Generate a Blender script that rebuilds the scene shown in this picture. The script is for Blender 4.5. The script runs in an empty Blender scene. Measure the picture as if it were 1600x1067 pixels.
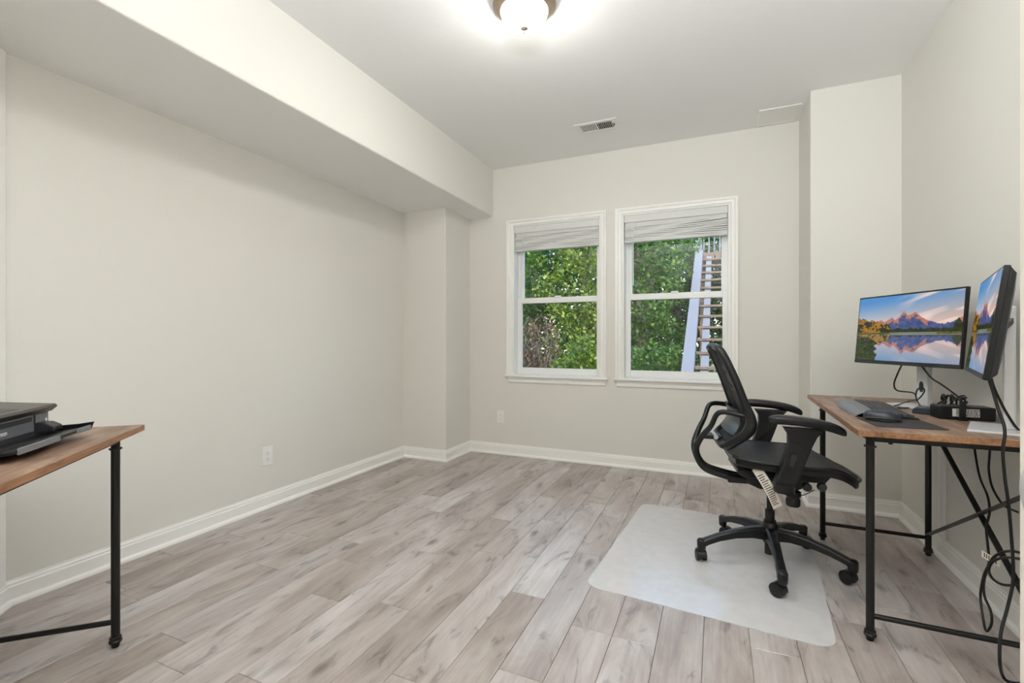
import bpy, bmesh, math, random
import numpy as np
from mathutils import Vector, Matrix

random.seed(7); rng = np.random.default_rng(7)
PI = math.pi
scene = bpy.context.scene
COL = scene.collection
C = COL.objects

# ------------------------------------------------------------------ camera
CAM_F, CAM_V0, CAM_H, CAM_YAW = 731.0, 529.5, 1.12, math.radians(23.58)
cam_data = bpy.data.cameras.new('camera')
cam_data.sensor_width = 36.0
cam_data.lens = CAM_F / 1600 * 36.0
cam_data.shift_y = -(533.5 - CAM_V0) / 1600
cam_data.clip_start = 0.02
cam = bpy.data.objects.new('camera', cam_data); C.link(cam)
cam.location = (0, 0, CAM_H); cam.rotation_euler = (PI / 2, 0, CAM_YAW)
scene.camera = cam

# ------------------------------------------------------------------ world, sun, exposure
LAMP_STRENGTH = 92.0
world = bpy.data.worlds.new('sky_world'); scene.world = world; world.use_nodes = True
wn = world.node_tree; wn.nodes.clear()
w_out = wn.nodes.new('ShaderNodeOutputWorld'); w_bg = wn.nodes.new('ShaderNodeBackground'); w_sky = wn.nodes.new('ShaderNodeTexSky')
w_sky.sky_type = 'NISHITA'; w_sky.sun_disc = False; w_sky.sun_elevation = math.radians(48); w_sky.sun_rotation = math.radians(140)
w_bg.inputs['Strength'].default_value = 1.0
wn.links.new(w_sky.outputs['Color'], w_bg.inputs['Color']); wn.links.new(w_bg.outputs['Background'], w_out.inputs['Surface'])
sun_data = bpy.data.lights.new('sun', 'SUN'); sun_data.energy = 5.6; sun_data.angle = math.radians(0.6); sun_data.color = (1.0, 0.95, 0.86)
sun = bpy.data.objects.new('sun', sun_data); C.link(sun)
sun.rotation_euler = Vector((0.42, -0.52, 0.74)).to_track_quat('Z', 'Y').to_euler()
sun.location = (6, -8, 14)
flash_data = bpy.data.lights.new('bounce_flash', 'AREA'); flash_data.shape = 'DISK'; flash_data.size = .20; flash_data.energy = 106.0; flash_data.color = (.915, .965, 1.0)
flash = bpy.data.objects.new('bounce_flash', flash_data); C.link(flash)      # photographer's flash by the camera, bounced off the ceiling; throws the monitor's shadow on the column
flash.location = (-.05, .0, 1.865); flash.rotation_euler = Vector((-.20, -.24, -.95)).to_track_quat('Z', 'Y').to_euler()
vs = scene.view_settings
vs.view_transform = 'Standard'; vs.look = 'None'; vs.gamma = 1.0; vs.use_curve_mapping = False; vs.exposure = 0.0
scene.cycles.use_denoising = True
scene.cycles.max_bounces = 12; scene.cycles.diffuse_bounces = 8; scene.cycles.transparent_max_bounces = 16
scene.cycles.caustics_reflective = False; scene.cycles.caustics_refractive = False
scene.cycles.sample_clamp_indirect = 6.0

# ------------------------------------------------------------------ photo pixel -> world (on a named plane)
_fw = Vector((-math.sin(CAM_YAW), math.cos(CAM_YAW), 0)); _rt = Vector((math.cos(CAM_YAW), math.sin(CAM_YAW), 0))
def _ray(u, v): return _fw + _rt * ((u - 800) / CAM_F) + Vector((0, 0, (CAM_V0 - v) / CAM_F))
def on_z(u, v, z): d = _ray(u, v); return Vector((0, 0, CAM_H)) + d * ((z - CAM_H) / d.z)
def on_x(u, v, x): d = _ray(u, v); return Vector((0, 0, CAM_H)) + d * (x / d.x)
def on_y(u, v, y): d = _ray(u, v); return Vector((0, 0, CAM_H)) + d * (y / d.y)

# ------------------------------------------------------------------ materials
def lin(r, g, b): return tuple((c / 255 / 12.92 if c / 255 <= .04045 else ((c / 255 + .055) / 1.055) ** 2.4) for c in (r, g, b)) + (1.0,)
class NT:
    def __init__(s, name):
        s.m = bpy.data.materials.new(name); s.m.use_nodes = True; s.t = s.m.node_tree; s.t.nodes.clear()
        s.out = s.t.nodes.new('ShaderNodeOutputMaterial')
    def n(s, typ, **kw):
        nd = s.t.nodes.new(typ)
        for k, v in kw.items():
            if k.startswith('_'): setattr(nd, k[1:], v)
            else:
                key = k.replace('__', ' ')
                nd.inputs[key].default_value = v
        return nd
    def l(s, a, b): s.t.links.new(a, b)
    def ramp(s, fac, stops):
        r = s.t.nodes.new('ShaderNodeValToRGB'); e = r.color_ramp.elements
        while len(e) < len(stops): e.new(0.5)
        for el, (p, c) in zip(e, stops): el.position = p; el.color = c
        s.l(fac, r.inputs['Fac']); return r.outputs['Color']
    def math(s, op, a, b=None):
        nd = s.t.nodes.new('ShaderNodeMath'); nd.operation = op
        for i, x in enumerate((a, b)):
            if x is None: continue
            if isinstance(x, (int, float)): nd.inputs[i].default_value = x
            else: s.l(x, nd.inputs[i])
        return nd.outputs[0]
    def mix(s, blend, fac, a, b):
        nd = s.t.nodes.new('ShaderNodeMix'); nd.data_type = 'RGBA'; nd.blend_type = blend
        for sock, x in (('Factor', fac), ('A', a), ('B', b)):
            i = [q for q in nd.inputs if q.name == sock and (q.type == 'RGBA' or sock == 'Factor') and (sock != 'Factor' or q.type == 'VALUE')][0]
            if isinstance(x, (int, float, tuple)): i.default_value = x
            else: s.l(x, i)
        return [o for o in nd.outputs if o.type == 'RGBA'][0]
    def principled(s, **kw):
        p = s.n('ShaderNodeBsdfPrincipled', **kw); s.l(p.outputs['BSDF'], s.out.inputs['Surface']); return p
    def bump(s, h, strength, dist=.002):
        b = s.n('ShaderNodeBump', Strength=strength, Distance=dist); s.l(h, b.inputs['Height']); return b.outputs['Normal']

def plain(name, color, rough=.5, metal=0.0, noise=0.06, nscale=30.0, bump=0.0, spec=.5, coat=0.0):
    t = NT(name)
    p = t.principled(Roughness=rough, Metallic=metal); p.inputs['Specular IOR Level'].default_value = spec
    p.inputs['Coat Weight'].default_value = coat
    tc = t.n('ShaderNodeTexCoord'); nz = t.n('ShaderNodeTexNoise', Scale=nscale, Detail=4.0)
    t.l(tc.outputs['Object'], nz.inputs['Vector'])
    lo = tuple(c * (1 - noise) for c in color[:3]) + (1,); hi = tuple(min(1, c * (1 + noise)) for c in color[:3]) + (1,)
    t.l(t.ramp(nz.outputs['Fac'], [(.3, lo), (.7, hi)]), p.inputs['Base Color'])
    if bump: t.l(t.bump(nz.outputs['Fac'], bump), p.inputs['Normal'])
    return t.m

M = {}
M['wall'] = plain('wall_paint', (.72, .70, .652, 1), .75, noise=.012, nscale=220, bump=.08, spec=.3)
M['ceil'] = plain('ceiling_paint', (.86, .86, .85, 1), .85, noise=.012, nscale=180, bump=.1, spec=.2)
M['trim'] = plain('white_trim', (.87, .86, .83, 1), .38, noise=.01, nscale=40)
M['vinyl'] = plain('white_vinyl', (.86, .86, .84, 1), .35, noise=.01)
M['blind'] = None
M['doorpaint'] = plain('door_paint', (.84, .79, .71, 1), .45, noise=.01)
M['white_plastic'] = plain('white_plastic', (.82, .81, .78, 1), .35, noise=.01)
M['slot'] = plain('dark_slot', (.02, .02, .02, 1), .6)
M['subfloor'] = plain('subfloor_dark', (.045, .035, .028, 1), .9)
M['blackmetal'] = plain('black_metal', (.006, .0058, .0056, 1), .38, noise=.15, spec=.35)
M['plastic'] = plain('black_plastic', (.006, .0063, .007, 1), .36, noise=.12, nscale=120, bump=.04, spec=.38)
M['plastic2'] = plain('charcoal_plastic', (.018, .0185, .020, 1), .36, noise=.1, spec=.4)
M['rubber'] = plain('black_rubber', (.007, .007, .0075, 1), .5, noise=.1, spec=.35)
M['cable'] = plain('cable_black', (.007, .007, .0075, 1), .42, noise=.1, spec=.35)
M['silver'] = plain('silver_plastic', (.62, .62, .63, 1), .3, metal=.35, noise=.02)
M['stand'] = plain('stand_silver', (.72, .72, .73, 1), .32, metal=.15, noise=.02)
M['greykey'] = plain('grey_keycaps', (.05, .053, .06, 1), .45, noise=.1)
M['rest'] = plain('grey_leatherette', (.17, .175, .19, 1), .45, noise=.12, nscale=200, bump=.15)
M['greyplastic'] = plain('grey_plastic', (.13, .135, .15, 1), .35, noise=.04)
M['taupeplastic'] = plain('taupe_plastic', (.050, .045, .040, 1), .35, noise=.06)
M['nickel'] = plain('antique_nickel', (.42, .33, .25, 1), .32, metal=.9, noise=.05)
M['knobmetal'] = plain('satin_knob', (.74, .74, .75, 1), .3, metal=.3, noise=.02)
M['paper'] = plain('paper', (.74, .70, .62, 1), .8, noise=.05)
M['ink'] = plain('print_ink', (.10, .075, .06, 1), .8)
M['inkwhite'] = plain('print_white', (.75, .75, .74, 1), .6)
M['pad'] = plain('mouse_pad_cloth', (.035, .032, .031, 1), .85, noise=.3, nscale=90)
M['navy'] = plain('dock_navy', (.022, .028, .038, 1), .35, noise=.1)
M['bark'] = plain('bark', (.10, .075, .055, 1), .9, noise=.5, nscale=14, bump=.6)
M['deadwood'] = plain('dead_wood', (.10, .074, .056, 1), .9, noise=.55, nscale=9)
M['stairwood'] = plain('weathered_deck_wood', (.13, .085, .062, 1), .8, noise=.3, nscale=12)
M['stairshade'] = plain('shaded_white_stringer', (.125, .125, .14, 1), .6, noise=.04)  # white paint greyed to lavender; the shade is put into the colour
M['grass'] = plain('ground_grass', (.07, .11, .03, 1), .95, noise=.6, nscale=4)

def m_floor():
    t = NT('grey_brown_plank'); p = t.principled(Roughness=.36)
    p.inputs['Specular IOR Level'].default_value = .55
    tc = t.n('ShaderNodeTexCoord'); oi = t.n('ShaderNodeObjectInfo')
    off = t.n('ShaderNodeCombineXYZ'); r37 = t.math('MULTIPLY', oi.outputs['Random'], 37.0); r91 = t.math('MULTIPLY', oi.outputs['Random'], 91.0)
    t.l(r37, off.inputs[0]); t.l(r91, off.inputs[1]); t.l(r37, off.inputs[2])
    add = t.n('ShaderNodeVectorMath', _operation='ADD'); t.l(tc.outputs['Object'], add.inputs[0]); t.l(off.outputs[0], add.inputs[1])
    def noise(sc, scale, detail, dist=0.0, rough=.55):
        mp = t.n('ShaderNodeMapping'); mp.inputs['Scale'].default_value = sc; t.l(add.outputs[0], mp.inputs['Vector'])
        nz = t.n('ShaderNodeTexNoise', Scale=scale, Detail=detail, Distortion=dist, Roughness=rough); t.l(mp.outputs[0], nz.inputs['Vector']); return nz.outputs['Fac'], mp
    cloud, _ = noise((6.0, 1.6, 1), 1.0, 5.0, .8)
    grain, _ = noise((55, 2.2, 1), 1.6, 4.0, .3)
    swirl, mp = noise((9, 2.6, 1), 1.0, 3.0, 2.5)
    vo = t.n('ShaderNodeTexVoronoi', Scale=1.0); mpv = t.n('ShaderNodeMapping'); mpv.inputs['Scale'].default_value = (5.2, 2.1, 1)
    t.l(add.outputs[0], mpv.inputs['Vector']); t.l(mpv.outputs[0], vo.inputs['Vector'])
    base = t.ramp(cloud, [(.25, lin(113, 99, 90)), (.45, lin(134, 120, 111)), (.6, lin(146, 134, 126)), (.8, lin(160, 149, 141))])
    tint = t.ramp(oi.outputs['Random'], [(0, lin(150, 128, 110)), (.2, lin(196, 186, 180)), (.4, lin(168, 152, 140)), (.6, lin(205, 198, 194)), (.8, lin(160, 146, 138)), (1, lin(190, 172, 158))])
    tint2 = t.mix('MIX', .42, (.55, .53, .52, 1), tint)
    c = t.mix('MULTIPLY', 1.0, base, tint2)
    c = t.mix('MULTIPLY', .26, c, t.ramp(grain, [(.3, (.5, .48, .46, 1)), (.65, (1.15, 1.14, 1.13, 1))]))
    c = t.mix('MULTIPLY', .78, c, t.ramp(swirl, [(.30, (.45, .44, .44, 1)), (.42, (.95, .95, .95, 1)), (.7, (1.08, 1.07, 1.06, 1))]))
    c = t.mix('MULTIPLY', .75, c, t.ramp(vo.outputs['Distance'], [(.0, (.12, .1, .09, 1)), (.055, (.34, .3, .28, 1)), (.14, (1, 1, 1, 1))]))
    br = t.mix('MULTIPLY', 1.0, c, (3.15, 3.8, 4.4, 1))
    t.l(br, p.inputs['Base Color'])
    t.l(t.math('ADD', t.math('MULTIPLY', grain, .14), .30), p.inputs['Roughness'])
    t.l(t.bump(grain, .12, .001), p.inputs['Normal'])
    return t.m
M['floor'] = m_floor()

def m_deskwood(name, ramp, axis=1):
    t = NT(name); p = t.principled(Roughness=.42)
    tc = t.n('ShaderNodeTexCoord')
    def noise(sc, detail, dist):
        mp = t.n('ShaderNodeMapping'); mp.inputs['Scale'].default_value = sc; t.l(tc.outputs['Object'], mp.inputs['Vector'])
        nz = t.n('ShaderNodeTexNoise', Scale=1.0, Detail=detail, Distortion=dist); t.l(mp.outputs[0], nz.inputs['Vector']); return nz.outputs['Fac']
    big = noise((9, 2.2, 9), 5, 1.2); fine = noise((90, 5, 90), 4, .4); mid = noise((22, 3.0, 22), 5, 2.0)
    c = t.ramp(big, ramp)
    c = t.mix('MULTIPLY', .55, c, t.ramp(fine, [(.3, (.45, .42, .4, 1)), (.65, (1.2, 1.18, 1.15, 1))]))
    c = t.mix('MULTIPLY', .6, c, t.ramp(mid, [(.33, (.4, .36, .33, 1)), (.5, (1, 1, 1, 1))]))
    t.l(c, p.inputs['Base Color']); t.l(t.bump(fine, .15, .001), p.inputs['Normal'])
    return t.m
M['desktop'] = m_deskwood('rustic_brown_board', [(.25, lin(104, 79, 64)), (.45, lin(142, 114, 95)), (.6, lin(164, 138, 120)), (.8, lin(122, 97, 80))])
M['deskedge'] = m_deskwood('brown_edge_band', [(.25, lin(122, 84, 58)), (.5, lin(152, 108, 74)), (.8, lin(170, 130, 98))])

def m_thin(name, color, alpha, rough, spec=.5):
    t = NT(name); p = t.n('ShaderNodeBsdfPrincipled', Roughness=rough); p.inputs['Base Color'].default_value = color; p.inputs['Specular IOR Level'].default_value = spec
    tr = t.n('ShaderNodeBsdfTransparent'); mx = t.n('ShaderNodeMixShader')
    tc = t.n('ShaderNodeTexCoord'); nz = t.n('ShaderNodeTexNoise', Scale=18.0, Detail=3.0); t.l(tc.outputs['Object'], nz.inputs['Vector'])
    t.l(t.math('ADD', t.math('MULTIPLY', nz.outputs['Fac'], .08), alpha - .04), mx.inputs[0])
    t.l(tr.outputs[0], mx.inputs[1]); t.l(p.outputs[0], mx.inputs[2]); t.l(mx.outputs[0], t.out.inputs['Surface']); return t.m
M['mat'] = m_thin('frosted_glare_vinyl', (.94, .94, .95, 1), .43, .13, 1.0)  # base whitened and opacity raised to stand in for window glare
M['mesh'] = m_thin('black_mesh_fabric', (.016, .017, .02, 1), .80, .7, .3)
M['seatmesh'] = plain('seat_mesh_fabric', (.022, .023, .026, 1), .6, noise=.45, nscale=240, bump=.25)
def m_glass():
    t = NT('window_glass'); gl = t.n('ShaderNodeBsdfGlossy', Roughness=.02); tr = t.n('ShaderNodeBsdfTransparent'); fr = t.n('ShaderNodeFresnel', IOR=1.45); mx = t.n('ShaderNodeMixShader')
    tr.inputs['Color'].default_value = (.95, .97, .96, 1)
    t.l(t.math('MULTIPLY', fr.outputs[0], .8), mx.inputs[0]); t.l(tr.outputs[0], mx.inputs[1]); t.l(gl.outputs[0], mx.inputs[2]); t.l(mx.outputs[0], t.out.inputs['Surface']); return t.m
M['glass'] = m_glass()
def m_lamp():      # emission graded by height: rim dimmed to shrink the halo on the ceiling
    t = NT('lit_frosted_glass'); e = t.n('ShaderNodeEmission'); e.inputs['Color'].default_value = (1.0, .968, .915, 1)
    tc = t.n('ShaderNodeTexCoord'); sp = t.n('ShaderNodeSeparateXYZ'); t.l(tc.outputs['Object'], sp.inputs[0])
    mr = t.n('ShaderNodeMapRange'); t.l(sp.outputs['Z'], mr.inputs['Value'])
    for k_, v_ in (('From Min', -.056), ('From Max', -.135), ('To Min', .08 * LAMP_STRENGTH), ('To Max', 1.5 * LAMP_STRENGTH)): mr.inputs[k_].default_value = v_
    t.l(mr.outputs[0], e.inputs['Strength']); t.l(e.outputs[0], t.out.inputs['Surface']); return t.m
M['lamp'] = m_lamp()
def m_screen():
    t = NT('lit_screen'); e = t.n('ShaderNodeEmission', Strength=.9); a = t.n('ShaderNodeVertexColor', _layer_name='pic'); t.l(a.outputs['Color'], e.inputs['Color'])
    g = t.n('ShaderNodeBsdfGlossy', Roughness=.25); g.inputs['Color'].default_value = (.04, .04, .04, 1); ad = t.n('ShaderNodeAddShader')
    t.l(e.outputs[0], ad.inputs[0]); t.l(g.outputs[0], ad.inputs[1]); t.l(ad.outputs[0], t.out.inputs['Surface']); return t.m
M['screen'] = m_screen()
def m_leaf(name, stops, trans=.45):
    t = NT(name); geo = t.n('ShaderNodeNewGeometry'); tc = t.n('ShaderNodeTexCoord'); nz = t.n('ShaderNodeTexNoise', Scale=1.1, Detail=2.0); t.l(tc.outputs['Object'], nz.inputs['Vector'])
    f = t.math('ADD', t.math('MULTIPLY', geo.outputs['Random Per Island'], .55), t.math('MULTIPLY', nz.outputs['Fac'], .5))
    c = t.mix('MULTIPLY', 1.0, t.ramp(f, stops), (.56, .56, .56, 1))
    d = t.n('ShaderNodeBsdfPrincipled', Roughness=.55); tl = t.n('ShaderNodeBsdfTranslucent'); mx = t.n('ShaderNodeMixShader'); mx.inputs[0].default_value = trans
    t.l(c, d.inputs['Base Color']); t.l(t.mix('MULTIPLY', 1.0, c, (1.1, 1.25, .6, 1)), tl.inputs['Color'])
    t.l(d.outputs[0], mx.inputs[1]); t.l(tl.outputs[0], mx.inputs[2]); t.l(mx.outputs[0], t.out.inputs['Surface']); return t.m
def m_blind():
    t = NT('blind_white'); p = t.n('ShaderNodeBsdfPrincipled', Roughness=.45); p.inputs['Base Color'].default_value = (.86, .86, .84, 1)
    tl = t.n('ShaderNodeBsdfTranslucent'); tl.inputs['Color'].default_value = (.86, .86, .84, 1); mx = t.n('ShaderNodeMixShader')
    tc = t.n('ShaderNodeTexCoord'); nz = t.n('ShaderNodeTexNoise', Scale=25.0); t.l(tc.outputs['Object'], nz.inputs['Vector'])
    t.l(t.math('ADD', t.math('MULTIPLY', nz.outputs['Fac'], .05), .25), mx.inputs[0])
    t.l(p.outputs[0], mx.inputs[1]); t.l(tl.outputs[0], mx.inputs[2]); t.l(mx.outputs[0], t.out.inputs['Surface']); return t.m
M['blind'] = m_blind()
M['leaf_green'] = m_leaf('leaf_green', [(.15, lin(40, 72, 24)), (.45, lin(72, 116, 38)), (.7, lin(112, 152, 52)), (.9, lin(170, 188, 84))])
M['leaf_yellow'] = m_leaf('leaf_yellow_green', [(.15, lin(64, 96, 28)), (.45, lin(112, 142, 42)), (.7, lin(164, 178, 66)), (.9, lin(214, 206, 104))])
M['leaf_dark'] = m_leaf('leaf_deep_green', [(.15, lin(26, 54, 24)), (.45, lin(48, 86, 36)), (.75, lin(84, 124, 48)), (.95, lin(136, 152, 70))])
M['leaf_brown'] = m_leaf('leaf_brown', [(.2, lin(70, 48, 34)), (.5, lin(110, 78, 54)), (.8, lin(150, 120, 80))], .15)

# ------------------------------------------------------------------ mesh helpers
class MB:
    def __init__(s): s.v = []; s.f = []
    def add(s, vs, fs):
        o = len(s.v); s.v += [tuple(p) for p in vs]; s.f += [tuple(i + o for i in f) for f in fs]; return s
    def box(s, x0, x1, y0, y1, z0, z1):
        return s.add([(x0, y0, z0), (x1, y0, z0), (x1, y1, z0), (x0, y1, z0), (x0, y0, z1), (x1, y0, z1), (x1, y1, z1), (x0, y1, z1)],
                     [(0, 3, 2, 1), (4, 5, 6, 7), (0, 1, 5, 4), (1, 2, 6, 5), (2, 3, 7, 6), (3, 0, 4, 7)])
    def bar(s, p0, p1, w, h, up=(0, 0, 1)):
        p0, p1 = Vector(p0), Vector(p1); d = (p1 - p0).normalized(); up = Vector(up)
        a = d.cross(up)
        if a.length < 1e-4: a = d.cross(Vector((1, 0, 0)))
        a.normalize(); b = a.cross(d).normalized(); a = a * w / 2; b = b * h / 2
        q = [p0 - a - b, p0 + a - b, p0 + a + b, p0 - a + b, p1 - a - b, p1 + a - b, p1 + a + b, p1 - a + b]
        return s.add(q, [(0, 1, 2, 3), (7, 6, 5, 4), (0, 4, 5, 1), (1, 5, 6, 2), (2, 6, 7, 3), (3, 7, 4, 0)])
    def tube(s, path, r, n=10, closed=False, squash=1.0, up=None):
        P = [Vector(p) for p in path]; m = len(P); R = r if isinstance(r, (list, tuple)) else [r] * m
        T = []
        for i in range(m):
            a = P[(i - 1) % m] if (closed or i > 0) else P[0]; b = P[(i + 1) % m] if (closed or i < m - 1) else P[-1]
            T.append((b - a).normalized())
        ref = Vector(up) if up else (Vector((0, 0, 1)) if abs(T[0].z) < .9 else Vector((1, 0, 0)))
        N = (ref - T[0] * ref.dot(T[0])).normalized(); vs = []
        for i in range(m):
            if up: N = Vector(up)
            N = (N - T[i] * N.dot(T[i])).normalized(); B = T[i].cross(N)
            for k in range(n):
                a = 2 * PI * k / n; vs.append(P[i] + (N * math.cos(a) * squash + B * math.sin(a)) * R[i])
        fs = []
        for i in range(m if closed else m - 1):
            j = (i + 1) % m
            for k in range(n): k2 = (k + 1) % n; fs.append((i * n + k, i * n + k2, j * n + k2, j * n + k))
        if not closed: fs += [tuple(range(n - 1, -1, -1)), tuple((m - 1) * n + k for k in range(n))]
        return s.add(vs, fs)
    def cyl(s, p0, p1, r0, r1=None, n=20): return s.tube([p0, p1], [r0, r0 if r1 is None else r1], n)
    def lathe(s, prof, n=28, at=(0, 0, 0), axis='z', capped=False):
        vs = []
        for r, z in prof:
            for k in range(n):
                a = 2 * PI * k / n; x, y = r * math.cos(a), r * math.sin(a)
                q = {'z': (x, y, z), 'x': (z, x, y), '-x': (-z, y, x), 'y': (y, z, x)}[axis]
                vs.append((q[0] + at[0], q[1] + at[1], q[2] + at[2]))
        fs = [(i * n + k, i * n + (k + 1) % n, (i + 1) * n + (k + 1) % n, (i + 1) * n + k) for i in range(len(prof) - 1) for k in range(n)]
        fs += [tuple(range(n - 1, -1, -1)), tuple((len(prof) - 1) * n + k for k in range(n))]
        return s.add(vs, fs)
    def prism(s, poly, a0, a1, fn):
        """poly of 2-D points extruded from a0 to a1; fn(p, q, a) -> 3-D"""
        n = len(poly); vs = [fn(p, q, a0) for p, q in poly] + [fn(p, q, a1) for p, q in poly]
        fs = [tuple(range(n - 1, -1, -1)), tuple(range(n, 2 * n))] + [(i, (i + 1) % n, n + (i + 1) % n, n + i) for i in range(n)]
        return s.add(vs, fs)
    def grid(s, fn, nu, nv):
        vs = [fn(i / nu, j / nv) for j in range(nv + 1) for i in range(nu + 1)]
        return s.add(vs, [(j * (nu + 1) + i, j * (nu + 1) + i + 1, (j + 1) * (nu + 1) + i + 1, (j + 1) * (nu + 1) + i) for j in range(nv) for i in range(nu)])
    def shell(s, fn, nu, nv, th):
        """closed thin sheet around fn(u,v) -> (point, normal)"""
        top = []; bot = []
        for j in range(nv + 1):
            for i in range(nu + 1):
                p, q = fn(i / nu, j / nv); top.append(Vector(p)); bot.append(Vector(p) - Vector(q) * th)
        W = nu + 1; o = len(top)
        fs = [(j * W + i, j * W + i + 1, (j + 1) * W + i + 1, (j + 1) * W + i) for j in range(nv) for i in range(nu)]
        fs += [tuple(o + k for k in reversed(f)) for f in fs]
        ring = [i for i in range(nu + 1)] + [j * W + nu for j in range(1, nv + 1)] + [nv * W + i for i in range(nu - 1, -1, -1)] + [j * W for j in range(nv - 1, 0, -1)]
        for a, b in zip(ring, ring[1:] + ring[:1]): fs.append((b, a, o + a, o + b))
        return s.add(top + bot, fs)
    def build(s, name, mat, parent=None, bevel=0.0, seg=2, smooth=None, subsurf=0, label=None):
        me = bpy.data.meshes.new(name); me.from_pydata(s.v, [], s.f)
        bm = bmesh.new(); bm.from_mesh(me); bmesh.ops.recalc_face_normals(bm, faces=bm.faces); bm.to_mesh(me); bm.free()
        me.materials.append(M[mat] if isinstance(mat, str) else mat)
        o = bpy.data.objects.new(name, me); C.link(o)
        if parent: o.parent = parent
        if smooth is not None:
            for p in me.polygons: p.use_smooth = True
            me.set_sharp_from_angle(angle=math.radians(smooth))
        if bevel:
            b = o.modifiers.new('bevel', 'BEVEL'); b.width = bevel; b.segments = seg; b.limit_method = 'ANGLE'; b.angle_limit = math.radians(40)
        if subsurf:
            b = o.modifiers.new('subsurf', 'SUBSURF'); b.levels = subsurf; b.render_levels = subsurf
        if label: o['label'] = label
        return o
def smooth_path(pts, k=6, closed=False):
    P = [Vector(p) for p in pts]; n = len(P); out = []
    for i in range(n if closed else n - 1):
        g = (lambda j: P[j % n]) if closed else (lambda j: P[max(0, min(n - 1, j))])
        p0, p1, p2, p3 = g(i - 1), g(i), g(i + 1), g(i + 2)
        for q in range(k):
            t = q / k; out.append(.5 * ((2 * p1) + (p2 - p0) * t + (2 * p0 - 5 * p1 + 4 * p2 - p3) * t * t + (3 * p1 - p0 - 3 * p2 + p3) * t ** 3))
    if not closed: out.append(P[-1])
    return out
def thing(name, label, cat, loc=(0, 0, 0), rz=0.0, group=None):
    o = bpy.data.objects.new(name, None); C.link(o); o.location = loc; o.rotation_euler = (0, 0, rz); o.empty_display_size = .1
    o['label'] = label; o['category'] = cat
    if group: o['group'] = group
    return o
def tag(o, label, cat, group=None):
    o['label'] = label; o['category'] = cat
    if group: o['group'] = group
    return o
def struct(o, label, cat): o['kind'] = 'structure'; o['label'] = label; o['category'] = cat; return o
def struct_empty(name, label, cat, loc=(0, 0, 0)):
    o = bpy.data.objects.new(name, None); C.link(o); o.location = loc; return struct(o, label, cat)
def text_mesh(name, body, size, mat, parent, mtx, depth=.0006):
    cu = bpy.data.curves.new(name, 'FONT'); cu.body = body; cu.size = size; cu.extrude = depth; cu.align_x = 'CENTER'; cu.align_y = 'CENTER'; cu.resolution_u = 3
    tmp = bpy.data.objects.new(name, cu); C.link(tmp); bpy.context.view_layer.update()
    me = bpy.data.meshes.new_from_object(tmp.evaluated_get(bpy.context.evaluated_depsgraph_get())); bpy.data.objects.remove(tmp)
    me.transform(mtx); me.materials.clear(); me.materials.append(M[mat]); me.name = name
    o = bpy.data.objects.new(name, me); C.link(o); o.parent = parent; return o

# ------------------------------------------------------------------ room dimensions
XL, XR, YB, YF, ZC, ZS = -2.735, 1.067, 4.14, -0.9, 2.78, 2.32
XPL, YPL, XPR, YPR, XS = -2.27, 3.68, 0.578, 3.67, -2.01
TH = .16
EDIR = Vector((.678, -.735, 0)).normalized()          # along the angled wall
A0 = Vector((XL, .95, 0)); A1 = A0 + EDIR * ((.95 - YF) / -EDIR.y)

# ------------------------------------------------------------------ floor of planks
fl = MB().box(-2.95, 1.25, YF - .1, YB + .05, -.08, -.006).build('floor', 'subfloor')
struct(fl, 'grey-brown wooden plank floor with dark knots', 'floor')
PW, PX0 = .1585, -.361
joints = {-11: [1.628], -9: [1.83], -6: [1.6], -7: [1.071, 2.072], -8: [1.535], -5: [2.2], -4: [1.274, 2.739], -3: [1.904], -1: [1.772], -2: [1.439, 2.393]}
for k in range(-15, 10):
    x0, x1 = max(PX0 + PW * k, XL), min(PX0 + PW * (k + 1), XR)
    if x1 - x0 < .01: continue
    js = list(joints.get(k, []))
    lo, hi = (min(js), max(js)) if js else (None, None)
    if lo is None: lo = hi = random.uniform(1.0, 2.6); js = [lo]
    y = lo
    while True:
        y -= random.uniform(.55, 1.5)
        if y < YF + .25: break
        js.append(y)
    y = hi
    while True:
        y += random.uniform(.55, 1.4)
        if y > YB - .2: break
        js.append(y)
    js = [YF] + sorted(js) + [YB]
    for y0, y1 in zip(js, js[1:]):
        g, c, cx, cy = .0006, .0014, (x0 + x1) / 2, (y0 + y1) / 2
        hx, hy = (x1 - x0) / 2 - g, (y1 - y0) / 2 - g
        ring = lambda a, b, z: [(-a, -b, z), (a, -b, z), (a, b, z), (-a, b, z)]
        vsx = ring(hx, hy, -.006) + ring(hx, hy, -c) + ring(hx - c, hy - c, 0)
        fs = [(8, 9, 10, 11)] + [(q * 4 + i, q * 4 + (i + 1) % 4, q * 4 + 4 + (i + 1) % 4, q * 4 + 4 + i) for q in (0, 1) for i in range(4)]
        pl = MB().add(vsx, fs).build('plank', 'floor', fl); pl.location = (cx, cy, 0)

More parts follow.
